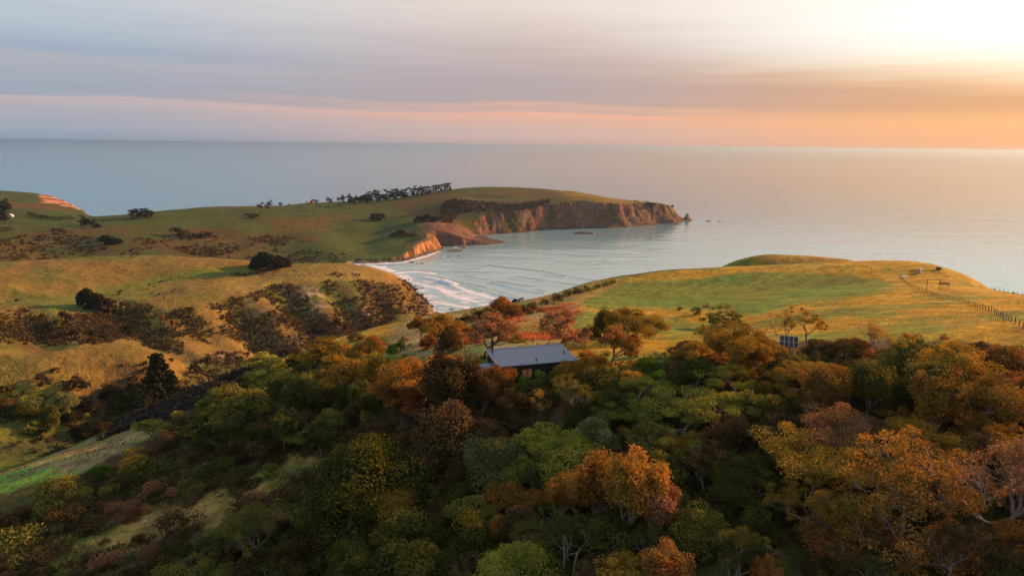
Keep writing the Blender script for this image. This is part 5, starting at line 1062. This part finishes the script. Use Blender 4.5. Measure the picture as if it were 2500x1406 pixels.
def cyl(name, parent, x_, y_, z0, z1, r, m, cap=None):
    vs, fs = [], []; tube(vs, fs, [(x_, y_, z0), (x_, y_, z1)], [r, r], 12); fs.append(tuple(range(11, -1, -1))); o = link(name, vs, fs, m, parent)
    if cap: vs, fs = [], []; tube(vs, fs, [(x_, y_, z1 + .001), (x_, y_, z1 + .06), (x_, y_, z1 + .16)], [cap, cap, cap * .3], 12); fs.append(tuple(range(11, -1, -1))); link('cowl', vs, fs, m, o)
    return o
cyl('chimney_flue', cabin, .95, WR - 1.0, Z1 - .25, Z1 + 1.9, .18, BLACK, .23)
part('flue_flashing', cabin, [(.68, 1.22, WR - 1.35, WR - .72, Z1 - .14, Z1 + .07)], STEEL)
cyl('roof_vent', cabin, 6.6, 1.0, Z0 - .05, Z0 + .55, .09, BLACK, .16); cyl('roof_vent', cabin, 12.2, 3.2, Z0 + .05, Z0 + .75, .09, BLACK, .16); cyl('vent_pipe', cabin, 3.9, .35, Z0 - .1, Z0 + .3, .05, BLACK)
wf = part('window', cabin, [(3.95, 5.75, .245, .298, 1.9, 1.98), (3.95, 5.75, .245, .298, .42, .5), (3.95, 4.03, .245, .298, .5, 1.9), (5.67, 5.75, .245, .298, .5, 1.9), (4.80, 4.90, .245, .298, .5, 1.9)], BLACK)
part('window_pane', wf, [(4.03, 4.80, .262, .285, .5, 1.9)], TAN); part('window_pane', wf, [(4.90, 5.67, .262, .285, .5, 1.9)], TAN)  # both panes are a slightly mottled tan
sw = part('window', cabin, [(.24, .297, 4.2, 6.4, 1.75, 1.83), (.24, .297, 4.2, 6.4, .3, .38), (.24, .297, 4.2, 4.28, .38, 1.75), (.24, .297, 6.32, 6.4, .38, 1.75), (.24, .297, 5.26, 5.34, .38, 1.75)], BLACK)
part('window_pane', sw, [(.262, .285, 4.28, 5.26, .38, 1.75)], DGLASS); part('window_pane', sw, [(.262, .285, 5.34, 6.32, .38, 1.75)], DGLASS)
pr_ = ribbed('porch_roof', cabin, -2.1, .28, 1.3, 4.0, 2.02, 2.16, .31, .045, STEEL); part('porch_fascia', cabin, [(-2.14, .2, 1.22, 1.295, 1.84, 2.06)], BLACK)
part('porch_wall', cabin, [(-1.1, .2, 1.5, 1.6, -.6, 1.85)], DARK); part('porch_post', cabin, [(-2.05, -1.93, 1.4, 1.52, -.6, 1.95)], DARK); part('porch_post', cabin, [(-2.05, -1.93, 3.75, 3.87, -.6, 2.05)], DARK); part('deck', cabin, [(-2.3, .14, 1.2, 4.2, -.6, .12)], TIMBER)

# ------------------------------------------------------------------ solar panels behind the wood edge
SOLAR = plain('solar_glass', (0.05, 0.045, 0.042), .9, .0, .05, .15, 3.0); ALU = plain('aluminium', (0.45, 0.43, 0.42), .4, .8, .5)
p, wd = solve(1925, 850, 52, 0, H_near, 60, 300); sp = bpy.data.objects.new('solar_panel_array', None); C.objects.link(sp); sp.location = p; sp.scale = (.72, .72, .72); sp.rotation_euler = (0, 0, math.radians(-20)); sp['label'] = 'ground-mounted array of grey solar panels at the meadow edge'; sp['category'] = 'solar panels'
tilt = math.radians(38)
for r_ in range(2):
    for c_ in range(4):
        o = part('panel', sp, [(-.5, .5, -.82, .82, 0, .04)], SOLAR); o.location = (-1.6 + c_ * 1.06, (r_ * 1.72) * math.cos(tilt), .95 + r_ * 1.72 * math.sin(tilt)); o.rotation_euler = (tilt, 0, 0)
        f = part('panel_frame', o, [(-.505, -.47, -.825, .825, .042, .055), (.47, .505, -.825, .825, .042, .055), (-.47, .47, -.825, -.79, .042, .055), (-.47, .47, .79, .825, .042, .055)], ALU)
for x_ in (-1.9, 0, 1.9): part('leg', sp, [(x_ - .05, x_ + .05, -.5, -.4, -.5, .55)], ALU); part('leg', sp, [(x_ - .05, x_ + .05, 1.5, 1.6, -.5, 2.0)], ALU)

# ------------------------------------------------------------------ fences
def fence(pts, step, h_, r_, lab, parts_=True, wires=4, m=TIMBER, H=H_near, t=(60, 620)):
    q = [solve(u, v, 1e-3, 0, H, *t)[0] for u, v in pts]; P_ = []; left_ = 0.0
    for a, b in zip(q[:-1], q[1:]):
        ln = np.hypot(*(b - a)[:2]); s_ = left_
        while s_ < ln: P_.append((a + (b - a) * s_ / ln)[:2]); s_ += step
        left_ = s_ - ln
    P_ = np.array([(x, y, float(H(x, y))) for x, y in P_]); f = bpy.data.objects.new('fence', None); C.objects.link(f); f.location = P_[0]; f['label'] = lab; f['category'] = 'fence'
    R_ = P_ - P_[0]
    vs, fs = [], []; tube(vs, fs, [(0, 0, -.4), (0, 0, h_)], [r_, r_ * .92], 6); me = bpy.data.meshes.new('post'); me.from_pydata(vs, [], fs); me.materials.append(m)
    if parts_:
        for i, p in enumerate(R_): o = bpy.data.objects.new('post', me); C.objects.link(o); o.parent = f; o.location = p; o.scale = (1, 1, .92 + .16 * ((i * 37) % 10) / 10); o.rotation_euler = (.05 * math.sin(i * 2.1), .05 * math.cos(i * 1.7), 0)
    else:
        av, af = [], []
        for p in R_: tube(av, af, [p + (0, 0, -.4), p + (0, 0, h_)], [r_, r_], 4)
        o = link('post', av, af, m, f); o['kind'] = 'stuff'
    for k in range(wires):
        vs, fs = [], []; tube(vs, fs, [p + (0, 0, h_ * (.25 + .7 * k / max(1, wires - 1))) for p in R_], [.008] * len(R_), 3); link('wire', vs, fs, GREYT, f)
    return f
fence([(2199, 680), (2207, 691), (2230, 704), (2256, 714), (2290, 724), (2318, 731), (2352, 741), (2390, 753), (2430, 769), (2465, 786), (2497, 804), (2570, 838)], 3.0, 1.2, .085, 'post and wire fence running down the golden meadow')
fence([(1500, 689), (1560, 682), (1640, 673), (1740, 665), (1830, 661.5), (1940, 660.5), (2060, 660), (2150, 661.5), (2236, 664.5)], 6.5, 1.15, .07, 'distant fence along the crest of the green paddock', True, 2)
fence([(2246, 663), (2290, 668), (2350, 685), (2420, 703), (2500, 723.5)], 6.5, 1.1, .07, 'faint fence along the seaward rim right of the hut', True, 2)
fence([(1438, 750), (1412, 750), (1392, 757), (1378, 772), (1366, 788)], 4.0, 1.25, .09, 'short fence at the paddock corner above the cabin', True, 3)
fence([(1300, 838), (1322, 838), (1352, 842), (1400, 846), (1450, 848), (1500, 850)], 4.2, 1.2, .075, 'low fence between cabin and meadow under the russet trees', True, 3)
fence([(228, 629), (280, 648), (330, 668), (382, 684)], 4.0, 1.3, .14, 'fence line running straight down the far pasture', False, 2, TIMBER, H_left, (300, 1000))

# ------------------------------------------------------------------ things in the paddock
def thing(name, lab, cat, loc, rz=0):
    o = bpy.data.objects.new(name, None); C.objects.link(o); o.location = loc; o.rotation_euler = (0, 0, rz); o['label'] = lab; o['category'] = cat; return o
def bar(name, parent, a, b, r_, m): vs, fs = [], []; tube(vs, fs, [a, b], [r_, r_], 6); fs.append((5, 4, 3, 2, 1, 0)); return link(name, vs, fs, m, parent)
p, wd = solve(2261, 709, 25, 0, H_near, 60, 500); k_ = wd / 2.4; t_ = thing('goal_frame', 'tall timber goal-like frame with sloping rail in the golden meadow', 'timber frame', p, math.radians(-8))
for x_, y_, h_, nm in ((0, 0, 4.0, 'post'), (wd, -1.2, 4.3, 'post'), (wd * 1.42, .4, 2.3, 'low_post'), (wd * 1.85, -1.0, 2.6, 'low_post')):
    gz = float(H_near(p[0] + x_, p[1] + y_)) - p[2]; bar(nm, t_, (x_, y_, gz - .6), (x_, y_, h_ * .92 + min(0, gz) * .0), .1 if nm == 'post' else .07, TIMBER)
bar('beam', t_, (-.15, 0, 3.68), (wd + .15, -1.2, 3.95), .09, TIMBER); bar('rail', t_, (wd, -1.2, 3.7), (wd * 1.9, -.9, 2.25), .08, TIMBER); bar('rail', t_, (wd * 1.42, .4, .35), (wd * 1.85, -1.0, .3), .06, TIMBER)
p, wd = solve(2305, 693, 28, 0, H_near, 60, 600); t_ = thing('timber_stack', 'low dark stack of timber behind the timber frame', 'timber stack', p, .2)
for i in range(6): part('board', t_, [(-wd * .5 + i * .1, wd * .45 - i * .15, -.9 + (i % 3) * .6, -.45 + (i % 3) * .6, -.2 + (i // 3) * .35, .14 + (i // 3) * .35)], TIMBER)
p, wd = solve(2208, 677, 11, 0, H_near, 60, 600); t_ = thing('water_trough', 'white water trough by the fence end', 'trough', p, .1); part('trough_body', t_, [(-wd * .5, wd * .5, -.5, .5, -.2, .55)], WHITE, .05); part('trough_rim', t_, [(-wd * .52, wd * .52, -.56, -.44, .555, .63), (-wd * .52, wd * .52, .44, .56, .555, .63), (-wd * .52, -wd * .46, -.43, .43, .555, .63), (wd * .46, wd * .52, -.43, .43, .555, .63)], WHITE)
p, wd = solve(2232, 666, 24, 0, H_near, 60, 600); t_ = thing('stock_yard', 'small dark stockyard with a white end panel on the paddock crest', 'stockyard', p, 0)
for i in range(5): part('post', t_, [(-wd * .5 + i * wd / 4 - .08, -wd * .5 + i * wd / 4 + .08, -.08, .08, -.3, 1.5)], TIMBER)
for z_ in (.35, .75, 1.15): part('rail', t_, [(-wd * .5, wd * .5, -.14, -.085, z_, z_ + .16)], TIMBER)
part('end_panel', t_, [(wd * .5 + .09, wd * .5 + .8, -.6, .6, -.2, 1.7)], WHITE)
p, wd = solve(2291, 659, 9, 0, H_near, 60, 600); t_ = thing('hut', 'small square brown hut on the skyline above the sea', 'hut', p, .15); part('wall', t_, [(-wd * .46, wd * .46, -wd * .4, wd * .4, -.3, wd * .72)], TIMBER); part('roof', t_, [(-wd * .55, wd * .55, -wd * .5, wd * .5, wd * .725, wd * .82)], GREYT)
part('door', t_, [(-.3, .3, -wd * .4 - .03, -wd * .4 - .003, -.1, wd * .55)], GREYT)

# bushes close under the cabin's eave
for lx, ly, wd_, cl, hs_, ph in ((10.2, -2.6, 3.2, 'orange', 1.15, 'orange bush before the roof edge'), (12.4, -2.4, 3.4, 'orange', 1.15, 'orange bush tree over the roof corner'), (14.9, .2, 3.0, 'rust red', .9, 'rusty bush at the far end of the roof'), (8.4, -3.4, 2.8, 'olive green', .9, 'olive bush right of the cabin window'), (13.6, -4.0, 3.2, 'golden', .8, 'golden bush in front of the roof corner'), (16.2, -1.2, 3.6, 'orange', .9, 'orange grassy bush past the cabin end')):
    q = FL + EX * lx + EY * ly; q[2] = float(H_near(q[0], q[1])); put('lobed', cl, q, wd_, rs, ph, hs_)

# white arched barn on the far farm
p, wd = solve(25, 529, 15, 0, H_head, 1000, 2300); t_ = thing('arched_barn', 'small white arched barn beside dark pines on the far farm', 'barn', p, math.radians(25)); vs, fs = [], []
for y_ in (-wd * .6, wd * .6):
    for i in range(11): a = math.pi * i / 10; vs.append((math.cos(a) * wd * .42, y_, math.sin(a) * wd * .42 - .2))
for i in range(10): fs.append((i, i + 1, 12 + i, 11 + i))
link('roof', vs, fs, plain('weathered_white_sheet', (.45, .45, .44), .7), t_, True); link('end_wall', [(x, y + .02, z) for x, y, z in vs[:11]], [tuple(range(11))], plain('grey_sheet', (.3, .31, .33), .6), t_); link('end_wall', [(x, y - .02, z) for x, y, z in vs[11:]], [tuple(range(10, -1, -1))], bpy.data.materials['grey_sheet'], t_)

# ------------------------------------------------------------------ cattle
def cow_mesh():
    bm = bmesh.new(); lay = [(-1.05, 1.0, .12, .16), (-.95, 1.02, .30, .34), (-.4, .98, .36, .42), (.2, .98, .36, .43), (.7, 1.05, .30, .40), (.95, 1.12, .2, .28), (1.25, 1.2, .14, .17), (1.45, 1.15, .15, .15), (1.72, 1.0, .09, .09)]
    prev = None
    for x_, z_, ry, rz in lay:
        ring = [bm.verts.new((x_, math.cos(2 * math.pi * k / 8) * ry, z_ + math.sin(2 * math.pi * k / 8) * rz)) for k in range(8)]
        if prev: [bm.faces.new((prev[k], prev[(k + 1) % 8], ring[(k + 1) % 8], ring[k])) for k in range(8)]
        else: bm.faces.new(ring[::-1])
        prev = ring
    bm.faces.new(prev)
    for x_, y_ in ((-.8, .2), (-.8, -.2), (.65, .18), (.65, -.18)):
        top = [bm.verts.new((x_ + a * .11, y_ + b * .09, .8)) for a, b in ((1, 1), (-1, 1), (-1, -1), (1, -1))]; mid_ = [bm.verts.new((x_ + a * .06 - .03, y_ + b * .055, .4)) for a, b in ((1, 1), (-1, 1), (-1, -1), (1, -1))]; bot = [bm.verts.new((x_ + a * .065, y_ + b * .06, -.03)) for a, b in ((1, 1), (-1, 1), (-1, -1), (1, -1))]
        for r1, r2 in ((top, mid_), (mid_, bot)): [bm.faces.new((r1[k], r1[(k + 1) % 4], r2[(k + 1) % 4], r2[k])) for k in range(4)]
        bm.faces.new(bot)
    for s_ in (1, -1):
        e = [bm.verts.new(c) for c in ((1.38, .12 * s_, 1.26), (1.32, .34 * s_, 1.25), (1.44, .14 * s_, 1.2))]; bm.faces.new(e if s_ > 0 else e[::-1])
    t0_ = [bm.verts.new(c) for c in ((-1.03, .03, 1.12), (-1.03, -.03, 1.12), (-1.12, 0, .5))]; bm.faces.new(t0_)
    bmesh.ops.recalc_face_normals(bm, faces=bm.faces); me = bpy.data.meshes.new('cow'); bm.to_mesh(me); bm.free(); me.materials.append(plain('black_hide', (.012, .010, .009), .8)); return me
COW = cow_mesh()
CWS = [(364, 697, H_left, 'alone at the left of the herd'), (376, 701, H_left, 'just below the leftmost one'), (360, 707, H_left, 'on the slope left of the gully'), (372, 716, H_left, 'farther down the slope than its neighbours'), (388, 720, H_left, 'in the middle of the lower slope'), (400, 729, H_left, 'second lowest on the slope'), (424, 735, H_left, 'lowest of all on the slope'), (420, 715, H_left, 'left one of a pair grazing together'), (423, 713, H_left, 'right one of a pair grazing together'), (427, 707, H_left, 'above the grazing pair'), (437, 710, H_left, 'at the right of the grazing pair'), (388, 690, H_left, 'at the left end of the line in the gully'), (392, 689, H_left, 'second in the line in the gully'), (396, 688.5, H_left, 'third in the line in the gully'), (400, 688, H_left, 'fourth in the line in the gully'), (407, 686, H_left, 'walking right of the line in the gully'), (416, 684, H_left, 'farther right along the gully path'), (438, 679, H_left, 'alone at the top of the gully path'),
       (1258, 736, H_near, 'on the green brow above the surf, nearest the red tree'), (1267, 738, H_near, 'lowest on the green brow above the surf'), (1274, 733, H_near, 'highest on the green brow above the surf'), (1255, 741, H_near, 'partly behind the red tree on the brow')]
for i, (u, v, H, lab) in enumerate(CWS):
    p, wd = solve(u, v, 5, 0, H, 200, 1000); o = bpy.data.objects.new('cow', COW); C.objects.link(o); o.location = p; o.rotation_euler = (0, 0, (i * 2.4) % 6.28); o.scale = (1.0,) * 3; o['label'] = 'black cow ' + lab; o['category'] = 'cow'; o['group'] = 'black cattle on the hills'

# ------------------------------------------------------------------ labels of the plants
ORD = ['nearest', 'second nearest', 'third nearest', 'fourth nearest', 'fifth nearest', 'sixth nearest', 'seventh nearest', 'eighth nearest', 'ninth nearest', 'tenth nearest', 'eleventh nearest', 'twelfth nearest', 'thirteenth nearest', 'fourteenth nearest', 'fifteenth nearest', 'sixteenth nearest', 'seventeenth nearest', 'eighteenth nearest', 'nineteenth nearest', 'twentieth nearest', 'farthest']
LM = {None: [(0, 0, 0)], 'hill': [], 'headland': []}
LM[None] = [(1300, 870, 'the cabin'), (1925, 832, 'the solar panels'), (2380, 750, 'the meadow fence'), (620, 1225, 'the grassy clearing'), (160, 1120, 'the grass strip'), (1430, 750, 'the paddock corner'), (1460, 697, 'the brow'), (845, 1330, 'the grey boulders'), (590, 1217, 'the largest pale stone'), (1376, 1370, 'the dead stems'), (1100, 880, 'the lawn')]
LM['hill'] = [(395, 690, 'the line of cows'), (420, 720, 'the grazing cattle'), (1050, 765, 'the stream mouth'), (300, 655, 'the pasture fence'), (745, 740, 'the pale outcrop')]
LM['headland'] = [(25, 525, 'the white barn'), (125, 536, 'the curved hedge'), (15, 566, 'the short hedge'), (1040, 590, 'the orange cliff'), (1650, 520, 'the headland point'), (1200, 510, 'the pine wood'), (345, 520, 'the ridge clump'), (645, 500, 'the lone pair of pines'), (950, 475, 'the pine belt')]
SHORT = {}
for P_ in PLANTS:
    o, kd, cl, u, v, wd, ph, grp, p = P_
    if ph: o['label'] = ph if len(ph.split()) >= 4 else ph; LM[grp].append((u, v, 'the ' + ph)); 
todo = {}
for P_ in PLANTS:
    o, kd, cl, u, v, wd, ph, grp, p = P_
    if kd in ('shrub', 'tuftshrub'): o['group'] = 'shrubs scattered over the near hillside'
    elif grp is None: o['group'] = 'trees of the hillside wood'
    elif grp == 'hill': o['group'] = 'trees and shrubs across the stream'
    else: o['group'] = 'trees on the headland'
    if ph: continue
    cand = sorted(LM[grp], key=lambda m_: math.hypot((m_[0] - u), (m_[1] - v) * 1.4))
    mm = next((m_ for m_ in cand if len(m_[2].split()) <= 7), cand[0]); dx, dy = u - mm[0], v - mm[1]
    rel = ('right of' if dx > 0 else 'left of') if abs(dx) > abs(dy) * 1.6 else ('below' if dy > 0 else 'above')
    lab = f"{cl} {FORM[kd]} {rel} {mm[2]}"; todo.setdefault(lab, []).append((math.hypot(dx, dy), o))
for lab, lst in todo.items():
    lst.sort(key=lambda q: q[0])
    for i, (d, o) in enumerate(lst):
        o['label'] = lab if len(lst) == 1 else f"{lab}, {ORD[min(i, len(ORD) - 1)]}"
